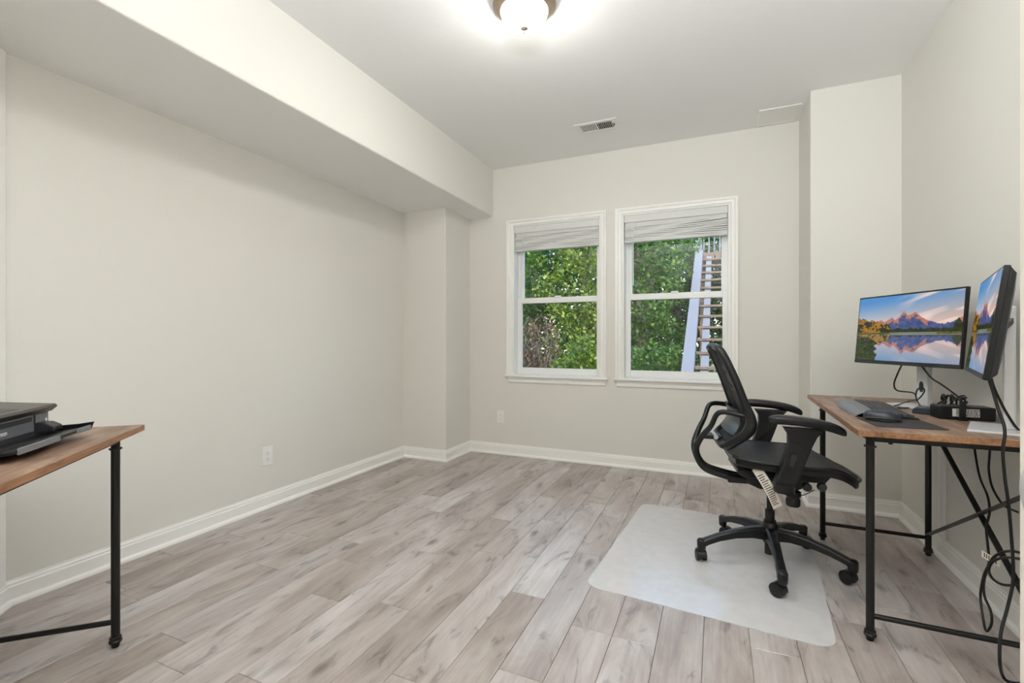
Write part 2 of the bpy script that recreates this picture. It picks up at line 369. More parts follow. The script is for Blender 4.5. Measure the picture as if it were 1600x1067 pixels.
# ------------------------------------------------------------------ walls, ceiling, soffit
def wall(name, mb, label, mat='wall', cat='wall', bevel=0): return struct(mb.build(name, mat, bevel=bevel), label, cat)
WIN = [(-1.796, -.95), (-.751, .099)]; WZ0, WZ1 = .775, 2.207
mb = MB(); xs = [XL - TH, WIN[0][0], WIN[0][1], WIN[1][0], WIN[1][1], XR + TH]
for i in range(5):
    if i in (1, 3): mb.box(xs[i], xs[i + 1], YB, YB + .2, -.08, WZ0); mb.box(xs[i], xs[i + 1], YB, YB + .2, WZ1, ZC + .1)
    else: mb.box(xs[i], xs[i + 1], YB, YB + .2, -.08, ZC + .1)
wall('wall_back', mb, 'cream painted back wall with two windows')
wall('wall_left', MB().box(XL - TH, XL, .9, YB, -.08, ZC), 'long blank cream painted wall under the soffit')
wall('wall_left_pillar', MB().box(XL - .03, XPL, YPL, YB + .03, -.02, ZS + .03), 'cream boxed-out corner column under the soffit', bevel=.006)
wall('wall_right_pillar', MB().box(XPR, XR + .03, YPR, YB + .03, -.02, ZC + .03), 'cream boxed-out corner column behind the desk', bevel=.006)
wall('wall_right', MB().box(XR, XR + TH, YF, YB, -.08, ZC), 'cream painted wall behind the monitors')
wall('wall_front', MB().box(-3.0, XR + TH, YF - TH, YF, -.08, ZC + .1), 'cream painted wall opposite the windows')
nrm = Vector((EDIR.y, -EDIR.x, 0))            # away from the room
q = [A0, A1, A1 + nrm * TH, A0 + nrm * TH]
wall('wall_left_angled', MB().add([(p.x, p.y, z) for z in (-.08, ZC) for p in q], [(3, 2, 1, 0), (4, 5, 6, 7)] + [(i, (i + 1) % 4, 4 + (i + 1) % 4, 4 + i) for i in range(4)]), 'short cream angled wall behind the printer desk')
wall('ceiling', MB().box(-3.0, XR + TH, YF - TH, YB, ZC, ZC + .1), 'flat white painted ceiling', 'ceil', 'ceiling')
wall('wall_soffit', MB().box(XL - .03, XS, YF - .03, YB + .03, ZS, ZC + .03), 'cream boxed soffit running along the ceiling edge', cat='soffit', bevel=.008)
for o in bpy.data.objects:
    if o.name == 'wall_soffit':
        o.data.materials.append(M['ceil'])
        for p in o.data.polygons:
            if p.normal.z < -.9: p.material_index = 1

q0 = A0 + EDIR * .010; q1 = A0 + EDIR * .105; fr_ = -nrm * .008
struct(MB().add([(p.x, p.y, z) for z in (.0, ZS) for p in (q0, q1, q1 + fr_, q0 + fr_)], [(3, 2, 1, 0), (4, 5, 6, 7)] + [(i, (i + 1) % 4, 4 + (i + 1) % 4, 4 + i) for i in range(4)]).build('trim_1', 'trim', bevel=.005), 'white vertical casing board in the corner behind the printer', 'trim')
# baseboards: profile swept along the walls with mitred corners
path = [A1, A0, Vector((XL, YPL, 0)), Vector((XPL, YPL, 0)), Vector((XPL, YB, 0)), Vector((XPR, YB, 0)), Vector((XPR, YPR, 0)), Vector((XR, YPR, 0)), Vector((XR, YF, 0))]
names = ['left_angled', 'left', 'left_pillar_face', 'left_pillar_side', 'back', 'right_pillar_side', 'right_pillar_face', 'right']
BODY = [(0, .0), (.013, .0), (.013, .074), (.0095, .079), (.0095, .088), (.005, .094), (.004, .102), (0, .102)]
SHOE = [(.013, 0), (.029, 0), (.029, .006), (.026, .014), (.020, .020), (.013, .022)]
def normal2(a, b): d = (b - a).normalized(); return Vector((d.y, -d.x, 0))     # room side (walls run clockwise)
for i, nm in enumerate(names):
    a, b = path[i], path[i + 1]; n0 = normal2(a, b)
    def mit(j, k):
        if j < 0 or k >= len(path) - 1: return n0
        n1, n2 = normal2(path[j], path[j + 1]), normal2(path[k], path[k + 1])
        return (n1 + n2) / (1 + n1.dot(n2))
    ma, mbv = mit(i - 1, i), mit(i, i + 1)
    def sweep(prof):
        m = MB(); n = len(prof)
        va = [(a + ma * o) + Vector((0, 0, z)) for o, z in prof]; vb = [(b + mbv * o) + Vector((0, 0, z)) for o, z in prof]
        return m.add(va + vb, [tuple(range(n)), tuple(range(2 * n - 1, n - 1, -1))] + [(k, (k + 1) % n, n + (k + 1) % n, n + k) for k in range(n)])
    o = struct(sweep(BODY).build('baseboard_' + nm, 'trim'), 'white moulded baseboard along the %s' % nm.replace('_', ' '), 'baseboard')
    sweep(SHOE).build('shoe_molding', 'trim', o)

# ------------------------------------------------------------------ windows and blinds
for wi, (x0, x1) in enumerate(WIN):
    side = 'beside the soffit column' if wi == 0 else 'looking out on the stairs'
    w = struct_empty('window_%d' % (wi + 1), 'white double-hung window ' + side, 'window', ((x0 + x1) / 2, YB, WZ0))
    h = (x1 - x0) / 2; H = WZ1 - WZ0; cw = .060; ct = .050
    # casing: mitred pieces with a stepped profile
    prof = [(0, 0), (0, .009), (.010, .014), (.016, .010), (.034, .012), (.040, .021), (.052, .024), (1, .024), (1, 0)]
    def cas(p_in, p_out, q_in, q_out):
        """piece between two mitre lines; p/q are the ends (inner, outer) as (x, z)"""
        m = MB(); n = len(prof)
        def pt(i_, o_, f, d): f = min(1, f / .06) if f < 1 else 1; return (i_[0] + (o_[0] - i_[0]) * f, -d, i_[1] + (o_[1] - i_[1]) * f)
        va = [pt(p_in, p_out, f, d) for f, d in prof]; vb = [pt(q_in, q_out, f, d) for f, d in prof]
        return m.add(va + vb, [tuple(range(n)), tuple(range(2 * n - 1, n - 1, -1))] + [(k, (k + 1) % n, n + (k + 1) % n, n + k) for k in range(n)])
    cas((-h, .005), (-h - cw, .005), (-h, H), (-h - cw, H + ct)).build('side_casing', 'trim', w)
    cas((h, .005), (h + cw, .005), (h, H), (h + cw, H + ct)).build('side_casing', 'trim', w)
    cas((-h, H), (-h - cw, H + ct), (h, H), (h + cw, H + ct)).build('head_casing', 'trim', w)
    MB().box(-h - cw - .012, h + cw + .012, -.042, .09, -.018, .005).build('stool', 'trim', w, bevel=.006, seg=3)
    ap = [(0, -.018), (-.022, -.018), (-.020, -.035), (-.014, -.043), (-.014, -.066), (-.008, -.074), (0, -.076)]
    MB().prism(ap, -h - cw + .012, h + cw - .012, lambda p, q_, a: (a, p, q_)).build('apron', 'trim', w)
    for s in (-1, 1): MB().box(min(s * h, s * (h - .010)), max(s * h, s * (h - .010)), .0, .2, 0.005, H).build('jamb', 'vinyl', w)
    MB().box(-h + .01, h - .01, 0, .2, H - .010, H).build('head_jamb', 'vinyl', w)
    for s in (-1, 1):
        MB().box(min(s * (h - .010), s * (h - .032)), max(s * (h - .010), s * (h - .032)), .115, .128, .005, H - .01).build('track', 'vinyl', w)
    # sashes
    def sash(nm, y0, y1, z0, z1, st, rb, rt_):
        s = MB().box(-h + .01, -h + st, y0, y1, z0, z1).box(h - st, h - .01, y0, y1, z0, z1).box(-h + st, h - st, y0, y1, z0, z0 + rb).box(-h + st, h - st, y0, y1, z1 - rt_, z1).build(nm, 'vinyl', w, bevel=.003)
        MB().box(-h + st - .004, h - st + .004, (y0 + y1) / 2 - .002, (y0 + y1) / 2 + .002, z0 + rb - .004, z1 - rt_ + .004).build('pane', 'glass', s); return s
    zr = 1.517 - WZ0
    lo_s = sash('lower_sash', .092, .124, .006, zr, .052, .060, .052)
    sash('upper_sash', .130, .160, zr - .05, H - .011, .060, .05, .05)
    MB().box(-.03, .03, .075, .098, zr - .004, zr + .012).build('sash_lock', 'vinyl', lo_s, bevel=.003)
    # raised blind
    b = thing('window_blind', 'white faux-wood blind pulled up %s' % ('in the window beside the soffit column, hanging level' if wi == 0 else 'in the window facing the stairs, slats sagging to one side'), 'blind', ((x0 + x1) / 2, YB, WZ1))
    MB().box(-h + .012, h - .012, .006, .016, -.072, -.011).build('valance', 'blind', b, bevel=.003)
    MB().box(-h + .02, h - .02, .022, .07, -.101, -.012).build('headrail', 'blind', b)
    nsl = 11
    for k in range(nsl):
        zz = -.104 - k * .0112; sag = (.018 if wi == 0 else .045) * (1 - k / nsl) ** 1.5
        if wi == 0: sag *= -.3
        fn = lambda a, c, zz=zz, sag=sag, k=k: ((-h + .016 + a * (2 * h - .032), .018 + (.003 if k % 2 else 0) + c * .05, zz + sag * (max(0, a - .35) / .65) ** 1.3 + .003 * math.sin(a * 9 + k) + .003 * math.sin(c * PI)), (0, 0, 1))
        MB().shell(fn, 10, 2, .0098).build('slat', 'blind', b)
    MB().box(-h + .016, h - .016, .018, .07, -.244, -.222).build('bottom_rail', 'blind', b, bevel=.003)
    for xx in (-.28, 0, .28): MB().tube([(xx, .016, -.05), (xx + .002, .016, -.14), (xx, .016, -.235)], .0014, 5).build('ladder_cord', 'blind', b)
    wl = .70 if wi == 0 else .62
    MB().tube([(-h + .095, .010, -.075), (-h + .09, .006, -.3), (-h + (.07 if wi == 0 else .09), .012, -wl)], .0035, 6).build('tilt_wand', 'white_plastic', b)

# ------------------------------------------------------------------ open door at the camera's right
d = struct_empty('door_1', 'cream interior door standing open with a satin knob', 'door', (.323, .735, 0))
MB().box(0, .035, -.80, 0, .012, 2.03).build('door_leaf', 'doorpaint', d, bevel=.002)
MB().lathe([(.033, 0), (.033, .004), (.028, .008), (.012, .010), (.011, .018), (.022, .022), (.0285, .027), (.030, .034), (.0285, .041), (.024, .043)], 28, (0, -.122, .970), '-x').build('door_knob', 'knobmetal', d, smooth=40)
MB().box(.006, .029, -.0005, .002, .93, .995).build('latch_plate', 'knobmetal', d)

# ------------------------------------------------------------------ ceiling fixtures
LX, LY = -.860, 2.120
t = thing('ceiling_light', 'lit flush-mount ceiling light with frosted bowl and bronze-nickel pan', 'ceiling light', (LX, LY, ZC))
LS = .9
MB().lathe([(r_ * LS, z_ * LS) for r_, z_ in [(.10, 0), (.158, -.002), (.166, -.010), (.163, -.020), (.170, -.026), (.171, -.036), (.160, -.048), (.150, -.058), (.140, -.066), (.131, -.070), (.128, -.062), (.10, -.03)]], 48).build('pan', 'nickel', t, smooth=30)
bowl = [(.126, -.060)] + [(.127 * math.cos(a) ** .7, -.062 - .096 * math.sin(a)) for a in np.linspace(.06, PI / 2 - .06, 14)]
MB().lathe([(r_ * LS, z_ * LS) for r_, z_ in bowl], 40).build('glass_bowl', 'lamp', t, smooth=60)
MB().lathe([(r_ * LS, z_ * LS) for r_, z_ in [(.0, -.152), (.018, -.155), (.022, -.161), (.012, -.168), (.006, -.174), (.008, -.180), (.006, -.187), (.0, -.190)]], 18).build('finial', 'nickel', t, smooth=50)

t = thing('ceiling_vent', 'white metal ceiling air register with two banks of louvers', 'vent', (-.852, 3.61, ZC))
W2, D2 = .165, .092
fr = MB()
for x0, x1, y0, y1 in [(-W2, -.122, -D2, D2), (.122, W2, -D2, D2), (-.122, .122, -D2, -.058), (-.122, .122, .058, D2), (-.006, .006, -.058, .058)]: fr.box(x0, x1, y0, y1, -.008, -.002)
fr.build('frame', 'white_plastic', t, bevel=.0015)
MB().box(-.124, .124, -.06, .06, -.003, -.0005).build('duct_opening', 'slot', t)
for sgn in (-1, 1):
    for k in range(8):
        x = sgn * (.0165 + k * .0140)
        MB().bar((x, -.058, -.0052), (x, .058, -.0052), .0072, .0011, (sgn * .95, 0, 1)).build('louver', 'white_plastic', t)
MB().box(.130, .136, -.018, .012, -.016, -.006).build('damper_lever', 'slot', t)
for s in (-1, 1): MB().lathe([(.0, -.0095), (.004, -.009), (.005, -.008), (.005, -.007)], 10, (s * .148, .0, 0)).build('screw', 'silver', t)
t = thing('access_panel', 'plain white ceiling access panel beside the corner column', 'ceiling panel', (.42, 3.965, ZC))
MB().box(-.125, .125, -.125, .125, -.006, -.0005).build('panel', 'white_plastic', t, bevel=.002)
fr = MB()
for x0, x1, y0, y1 in [(-.135, -.125, -.135, .135), (.125, .135, -.135, .135), (-.125, .125, -.135, -.125), (-.125, .125, .125, .135)]: fr.box(x0, x1, y0, y1, -.009, -.0005)
fr.build('panel_frame', 'white_plastic', t, bevel=.0015)

def outlet(label, loc, rz, w, h):
    t = thing('wall_outlet', label, 'outlet', loc, rz)            # local -Y faces the room
    MB().box(-w / 2, w / 2, -.006, 0, -h / 2, h / 2).build('cover_plate', 'white_plastic', t, bevel=.002)
    for s in (-1, 1):
        r = MB().box(-.0165, .0165, -.009, -.005, s * .020 - .0135, s * .020 + .0135).build('receptacle', 'white_plastic', t, bevel=.004, seg=3)
        sl = MB()
        for xx, hh in ((-.006, .0045), (.006, .0035)): sl.box(xx - .001, xx + .001, -.0095, -.0085, s * .020 + .003 - hh, s * .020 + .003 + hh)
        sl.lathe([(0, 0), (.0024, 0), (.0024, .001), (0, .001)], 10, (0, -.0095, s * .020 - .0075), 'y')
        sl.build('slots', 'slot', r)
    MB().lathe([(0, -.0066), (.003, -.0066), (.003, -.0055), (0, -.0055)], 10, (0, 0, 0), 'y').build('screw', 'silver', t)
outlet('white duplex outlet on the long blank wall', (XL, 2.197, .343), PI / 2, .078, .125)
outlet('white duplex outlet under the window by the soffit column', (-1.926, YB, .362), 0, .072, .117)
cc = tag(MB().box(XR - .014, XR, 3.04, 3.115, .102, .76).build('cord_channel', 'white_plastic', bevel=.003), 'white vertical cord channel on the wall behind the desk leg', 'cord cover')

# ------------------------------------------------------------------ desks
DZ = .785
def desk(label, loc, rz, legs_y, L=1.213, D=.545, brace=True):
    t = thing('office_desk', label, 'desk', loc, rz, 'matching industrial desks')
    th = .022
    top = MB().box(.001, D - .001, .001, L - .001, DZ - th, DZ).build('desktop', 'desktop', t, bevel=.0015)
    e = MB()
    for a in ((0, .0012, 0, L), (D - .0012, D, 0, L), (.0012, D - .0012, 0, .0012), (.0012, D - .0012, L - .0012, L)): e.box(*a, DZ - th - .0004, DZ - .0012)
    e.build('edge_band', 'deskedge', top)
    zr = DZ - th
    xs_ = (.045, D - .04); ra = .0135
    for y in legs_y:
        for x in xs_:
            lg = MB().cyl((x, y, .036), (x, y, zr - .001), ra, n=20).build('leg', 'blackmetal', t, smooth=40)
            MB().lathe([(ra, .73), (.0195, .731), (.0195, .736), (ra, .737)], 20, (x, y, -.012)).build('collar', 'blackmetal', lg, smooth=40)
            MB().lathe([(.0, .001), (.011, .001), (.0125, .008), (.0125, .014), (.0195, .019), (.0205, .024), (.0165, .029), (.0185, .033), (.0175, .038), (ra, .040)], 20, (x, y, 0)).build('foot', 'rubber', lg, smooth=40)
        MB().cyl((xs_[0], y, .092), (xs_[1], y, .092), .0095, n=14).build('foot_rail', 'blackmetal', t, smooth=40)
        MB().box(xs_[0], xs_[1], y - .011, y + .011, zr - .022, zr - .0005).build('top_rail', 'blackmetal', t)
    for x in xs_: MB().box(x - .01, x + .01, legs_y[0], legs_y[1], zr - .020, zr - .0007).build('side_rail', 'blackmetal', t)
    for y in legs_y: MB().lathe([(0, 0), (.007, 0), (.007, .006), (0, .006)], 10, (xs_[0] + .06, y - .004 if y < L / 2 else y, zr - .028)).build('bolt', 'blackmetal', t)
    xb = xs_[1]
    MB().bar((xb - .004, legs_y[1], .105), (xb - .004, legs_y[0], .62), .006, .020, (1, 0, 0)).build('cross_brace', 'blackmetal', t)
    MB().bar((xb + .004, legs_y[1], .70), (xb + .004, legs_y[0], .16), .006, .020, (1, 0, 0)).build('cross_brace', 'blackmetal', t)
    return t
RD = desk('brown board desk on black pipe legs carrying two monitors', (.479, 2.089, 0), math.radians(-1.2), (.04, 1.0))
TIP = Vector((-2.054, 1.105, 0)); LROT = math.atan2(-.678, -.735)
LD = desk('brown board desk on black pipe legs carrying a printer', TIP, LROT, (.125, 1.09), D=.53)

# ------------------------------------------------------------------ printer (local X = away from the desk front, Y = along it)
t = thing('printer', 'black inkjet printer with open paper tray on the desk', 'printer', TIP + Vector((0, 0, DZ)), LROT)
Y0, Y1, X0, X1 = .190, .630, .200, .495
fx = lambda p, q_, a: (p, a, q_)
MB().prism([(X0 + .016, .004), (X0 + .016, .034), (X0 + .002, .036), (X0, .040), (X0, .092), (X1, .092), (X1, .002), (X0 + .02, .002)], Y0 + .012, Y1 - .012, fx).build('body', 'greyplastic', t, bevel=.002)
ld = MB().prism([(X0 - .020, .108), (X0 - .004, .092), (X1 + .004, .094), (X1 + .006, .140), (X0 - .014, .116)], Y0, Y1, fx).build('scanner_lid', 'taupeplastic', t, bevel=.002)
def lidz(x): return .116 + (x - (X0 - .014)) * (.024 / (X1 - X0 + .02))
MB().add([(X0 + .006, Y0 + .15, lidz(X0 + .006) + .0008), (X0 + .11, Y0 + .15, lidz(X0 + .11) + .0008), (X0 + .11, Y1 - .03, lidz(X0 + .11) + .0008), (X0 + .006, Y1 - .03, lidz(X0 + .006) + .0008),
          (X0 + .006, Y0 + .15, lidz(X0 + .006) - .002), (X0 + .11, Y0 + .15, lidz(X0 + .11) - .002), (X0 + .11, Y1 - .03, lidz(X0 + .11) - .002), (X0 + .006, Y1 - .03, lidz(X0 + .006) - .002)],
         [(0, 1, 2, 3), (7, 6, 5, 4), (0, 4, 5, 1), (1, 5, 6, 2), (2, 6, 7, 3), (3, 7, 4, 0)]).build('control_panel', 'plastic', ld)
MB().add([(X0 + .03, Y0 + .19, lidz(X0 + .03) + .0014), (X0 + .09, Y0 + .19, lidz(X0 + .09) + .0014), (X0 + .09, Y0 + .27, lidz(X0 + .09) + .0014), (X0 + .03, Y0 + .27, lidz(X0 + .03) + .0014)], [(0, 1, 2, 3)]).build('display', 'silver', ld)
MB().box(X0 - .002, X0 + .003, Y0 + .018, Y0 + .088, .004, .090).build('side_panel', 'greyplastic', t, bevel=.001)
MB().box(X0 - .0035, X0 - .0015, Y0 + .088, Y0 + .090, .004, .090).build('panel_seam', 'slot', t)
MB().box(X0 - .003, X0 + .003, Y0 + .105, Y1 - .02, .072, .086).build('upper_slot', 'slot', t)
MB().box(X0 - .001, X0 + .012, Y0 + .092, Y1 - .02, .006, .038).build('paper_outlet', 'slot', t)
ic = MB().box(X0 - .0026, X0 - .002, Y0 + .026, Y0 + .034, .060, .072).build('card_icon', 'inkwhite', t)
tr = MB(); trz = lambda x: .036 - (x - .085) * .12
tr.add([(.085, Y0 + .015, trz(.085)), (.085, Y1 - .03, trz(.085)), (.215, Y1 - .03, trz(.215)), (.215, Y0 + .015, trz(.215)),
        (.085, Y0 + .015, trz(.085) - .010), (.085, Y1 - .03, trz(.085) - .010), (.215, Y1 - .03, trz(.215) - .006), (.215, Y0 + .015, trz(.215) - .006)],
       [(0, 1, 2, 3), (7, 6, 5, 4), (0, 4, 5, 1), (1, 5, 6, 2), (2, 6, 7, 3), (3, 7, 4, 0)])
tray = tr.build('output_tray', 'plastic', t, bevel=.002)
MB().prism([(.075, .050), (.085, .022), (.125, .016), (.205, .020), (.205, .040), (.120, .044)], Y0 + .008, Y0 + .016, fx).build('tray_side_lip', 'plastic', tray, bevel=.002)
MB().box(.080, .086, Y0 + .20, Y1 - .05, .022, .040).build('tray_front_edge', 'rest', tray, bevel=.001)
MB().box(.080, .0865, Y0 + .02, Y0 + .10, .024, .040).build('tray_front_edge', 'rest', tray, bevel=.001)
MB().prism([(.150, .034), (.152, .050), (.175, .062), (.205, .064), (.205, .030)], Y0 + .035, Y0 + .085, fx).build('paper_stop', 'plastic2', tray, bevel=.003)
MB().box(.125, .127, Y0 + .09, Y1 - .04, trz(.126) - .002, trz(.126) + .0012).build('tray_groove', 'slot', tray)
for a in ((.23, .25), (.46, .48)):
    for yy in (Y0 + .03, Y1 - .05): MB().box(a[0], a[1], yy, yy + .02, .0, .004).build('rubber_foot', 'rubber', t)
mt = Matrix.Translation((X0 - .0012, Y0 + .245, .056)) @ Matrix(((0, 0, -1, 0), (-1, 0, 0, 0), (0, 1, 0, 0), (0, 0, 0, 1)))
text_mesh('logo', 'Canon', .022, 'inkwhite', t, mt)

# ------------------------------------------------------------------ monitors
def ridge(s, pts):
    for (a, b), (c, d_) in zip(pts, pts[1:]):
        if a <= s <= c: return b + (d_ - b) * (s - a) / (c - a)
    return pts[-1][1]
RP = [(0, .56), (.15, .56), (.22, .60), (.26, .645), (.30, .60), (.37, .665), (.41, .625), (.45, .68), (.49, .755), (.53, .69), (.57, .705), (.60, .735), (.64, .68), (.72, .60), (.80, .555), (.86, .54), (.93, .58), (1.0, .635)]
def vnoise(x, y, s):
    xi, yi = math.floor(x * s), math.floor(y * s); fx_, fy = x * s - xi, y * s - yi
    hsh = lambda a, b: (math.sin(a * 127.1 + b * 311.7) * 43758.5453) % 1.0
    fx_, fy = fx_ * fx_ * (3 - 2 * fx_), fy * fy * (3 - 2 * fy)
    return (hsh(xi, yi) * (1 - fx_) + hsh(xi + 1, yi) * fx_) * (1 - fy) + (hsh(xi, yi + 1) * (1 - fx_) + hsh(xi + 1, yi + 1) * fx_) * fy
def mixc(a, b, f): f = max(0, min(1, f)); return tuple(x + (y - x) * f for x, y in zip(a, b))
def picture(s, t_):
    n1, n2 = vnoise(s, t_, 22), vnoise(s, t_, 60)
    def scenery(s, t_, refl=False):
        sky = mixc(mixc((236, 214, 206), (250, 196, 160), s), (86, 146, 206), (t_ - .5) / .5 * (1.25 - .45 * s))
        streak = vnoise(s * 2 + t_ * 1.5, t_ * 9 - s * 4, 2.2)
        sky = mixc(sky, (250, 222, 212), max(0, streak - .5) * 2.2 * max(0, min(1, (s - .38) * 3)))
        c = sky
        r = ridge(s, RP) + .014 * (vnoise(s, .3, 70) - .5) + .02 * (vnoise(s, .7, 25) - .5)
        if t_ < r:
            up = (t_ - (r - .10)) / .10
            c = mixc((52, 72, 122), (92, 98, 146), vnoise(s + t_ * .4, t_, 34))
            if r > .60 and up > .05 + .75 * vnoise(s + t_ * .5, t_ * .6, 62): c = mixc(c, (226, 134, 92), .55 + .4 * n2)
        tree = .475 + .03 * vnoise(s, .1, 90) + (.16 * max(0, 1 - s / .36) ** .6 + .05 * vnoise(s, .5, 30) if s < .37 else 0)
        if s > .93: tree = max(tree, .50 + .13 * (1 - abs(s - .97) / .05))
        if t_ < tree and t_ > .41:
            c = mixc((30, 40, 20), (58, 66, 30), n2)
            if s < .36 and n1 * .5 + n2 * .5 > .45 and t_ > .44: c = mixc((120, 84, 24), (206, 146, 40), vnoise(s, t_, 90))
        return c
    hz = .435
    if t_ >= hz: return scenery(s, t_)
    if t_ > .405 and (s < .36 or s > .8): return mixc((70, 74, 30), (120, 104, 46), n2)
    m_ = hz + (hz - t_) * .98
    c = scenery(min(1, max(0, s + .006 * (n2 - .5))), m_)
    c = mixc(c, (120, 128, 160), .22)
    if t_ > .395: c = mixc(c, (205, 206, 214), .6 * (vnoise(s, t_, 4)))
    if s < .24 and t_ < .36 - .9 * max(0, s - .12) + .05 * (n1 - .5) and s < .2 + .05 * n1: c = mixc((24, 34, 14), (74, 86, 34), n2)
    return c
NX, NY = 240, 136
def screen_mesh(w, h):
    m = MB().grid(lambda a, b: ((a - .5) * w, 0, (b - .5) * h), NX, NY)
    me = bpy.data.meshes.new('screen'); me.from_pydata(m.v, [], m.f); me.materials.append(M['screen'])
    ca = me.color_attributes.new('pic', 'FLOAT_COLOR', 'POINT'); buf = np.ones((len(m.v), 4), np.float32); k = 0
    for j in range(NY + 1):
        for i in range(NX + 1): buf[k, :] = lin(*picture(i / NX, j / NY)); k += 1
    ca.data.foreach_set('color', buf.ravel()); return me
SW, SH = .595, .355
SCR = screen_mesh(SW - .014, SH - .026)
def monitor(label, center, rz, tilt, base, base_rz, thick):
    """center: panel centre in plan and height; local -Y faces the viewer"""
    t = thing('monitor', label, 'monitor', (base[0], base[1], DZ), base_rz, 'matching widescreen monitors')
    inv = (Matrix.Translation((base[0], base[1], DZ)) @ Matrix.Rotation(base_rz, 4, 'Z')).inverted()
    MT = inv @ Matrix.Translation(center) @ Matrix.Rotation(rz, 4, 'Z') @ Matrix.Rotation(tilt, 4, 'X')
    def put(mb): mb.v = [tuple(MT @ Vector(p)) for p in mb.v]; return mb
    w, h = SW / 2, SH / 2
    hs = put(MB().box(-w, w, .0, .016, -h, h)).build('housing', 'plastic', t, bevel=.003)
    bk = MB(); o_, i_ = (w - .004, h - .004), (w * .72, h * .62)
    bk.add([(-o_[0], .016, -o_[1]), (o_[0], .016, -o_[1]), (o_[0], .016, o_[1]), (-o_[0], .016, o_[1]), (-o_[0] * .97, thick * .75, -o_[1] * .9), (o_[0] * .97, thick * .75, -o_[1] * .9), (o_[0] * .97, thick * .75, o_[1] * .9), (-o_[0] * .97, thick * .75, o_[1] * .9),
            (-i_[0], thick, -i_[1]), (i_[0], thick, -i_[1]), (i_[0], thick, i_[1]), (-i_[0], thick, i_[1])],
           [(0, 1, 2, 3)] + [(q_ * 4 + i, q_ * 4 + (i + 1) % 4, q_ * 4 + 4 + (i + 1) % 4, q_ * 4 + 4 + i) for q_ in (0, 1) for i in range(4)] + [(11, 10, 9, 8)])
    put(bk).build('back_cover', 'plastic2', t, bevel=.003)
    sc = bpy.data.objects.new('screen', SCR); C.link(sc); sc.parent = t; sc.matrix_local = MT @ Matrix.Translation((0, -.0006, .005))
    put(MB().box(-w + .002, w - .002, -.0012, .0, -h + .002, -h + .0155)).build('bottom_bezel', 'plastic2', hs)
    # stand: base plate, column with a cable slot, head
    MB().box(-.125, .125, -.065, .080, 0, .008).build('stand_base', 'stand', t, bevel=.002)
    hz_ = (center[2] - DZ)
    MB().prism([(-.030, .025), (.030, .025), (.027, .058), (-.027, .058)], .008, hz_ + .07, lambda p, q_, a: (p, q_, a)).build('stand_column', 'stand', t, bevel=.006, seg=3)
    sl = smooth_path([(-.011, .0245, .085), (-.011, .0245, .118), (0, .0245, .128), (.011, .0245, .118), (.011, .0245, .085), (0, .0245, .075)], 4, True)
    MB().add([tuple(p) for p in sl] + [(p.x, .027, p.z) for p in sl], [tuple(range(len(sl))), tuple(range(2 * len(sl) - 1, len(sl) - 1, -1))] + [(i, (i + 1) % len(sl), len(sl) + (i + 1) % len(sl), len(sl) + i) for i in range(len(sl))]).build('cable_slot', 'plastic2', t)
    a = MT @ Vector((0, thick - .002, 0)); bpt = Vector((0, .03, hz_ + .02))
    MB().bar(a, bpt, .05, .022).build('mount_arm', 'plastic', t, bevel=.003)
    return t
r1 = math.atan2(-.905, .425); y1 = Vector((.905, .425, 0))
monitor('widescreen monitor with mountain lake wallpaper behind the keyboard', (.84, 2.862, 1.168), r1, math.radians(-5), (.895, 2.882), r1, .032)
r2 = math.atan2(-.95, -.285)
monitor('widescreen monitor with mountain lake wallpaper tilted beside the power adapter', (.862, 2.185, 1.169), r2, math.radians(-7.5), (.940, 2.300), math.atan2(-.92, -.39), .042)

# ------------------------------------------------------------------ keyboard, mouse, pad
KR = math.radians(-3)
t = thing('keyboard', 'dark ergonomic keyboard with grey cushioned wrist rest', 'keyboard', (.545, 2.435, DZ), KR)
KL = .50
fy = lambda p, q_, a: (p, a, q_)
MB().prism([(.075, .0), (.070, .016), (.085, .020), (.212, .010), (.222, .004), (.222, 0)], 0, KL, fy).build('body', 'plastic', t, bevel=.003)
def rest(a, c):
    y = a * KL; bul = .012 * math.cos((a - .5) * 2 * PI * 1.0)
    x = -.005 - bul * .6 + c * (.085 + bul * .6)
    return ((x, y, .004 + (.018 + .006 * math.sin(a * PI)) * math.sin(min(1, c * 2.2) * PI / 2) ** .8 - .003 * c), (0, 0, 1))
MB().shell(rest, 20, 8, .004).build('wrist_rest', 'rest', t, smooth=60)
for r in range(6):
    x = .092 + r * .0212
    nk = 17 if r < 5 else 16; y = .012
    pitch = (KL - .024) / nk
    k = 0
    while k < nk:
        span = 5 if (r == 0 and k == 6) else 1
        zt = .0195 - (x - .085) * .0714
        MB().prism([(-.0085, 0), (-.007, .0065), (.007, .0060), (.0085, 0)], y + k * pitch + .0025, y + (k + span) * pitch - .0025, lambda p, q_, a, x=x, zt=zt: (x + p, a, zt + q_)).build('key', 'greykey', t)
        k += span
def egg(a, c):
    th_ = a * 2 * PI; ph = c * PI / 2
    L_ = .062 * math.cos(th_); W_ = .034 * math.sin(th_) * (1 + .10 * math.cos(th_))
    rr = math.cos(ph) ** .55
    return Vector((L_ * rr - .010 * math.sin(ph), W_ * rr, .003 + .039 * math.sin(ph) ** .9))
t = thing('mouse', 'glossy black computer mouse on a dark cloth mat', 'mouse', (.618, 2.338, DZ + .0035), math.radians(-12))
m = MB(); nu, nv = 32, 10
vsx = [egg(i / nu, j / nv) for j in range(nv) for i in range(nu)] + [egg(0, 1)]
fs = [(j * nu + i, j * nu + (i + 1) % nu, (j + 1) * nu + (i + 1) % nu, (j + 1) * nu + i) for j in range(nv - 1) for i in range(nu)] + [((nv - 1) * nu + i, (nv - 1) * nu + (i + 1) % nu, nu * nv) for i in range(nu)] + [tuple(range(nu - 1, -1, -1))]
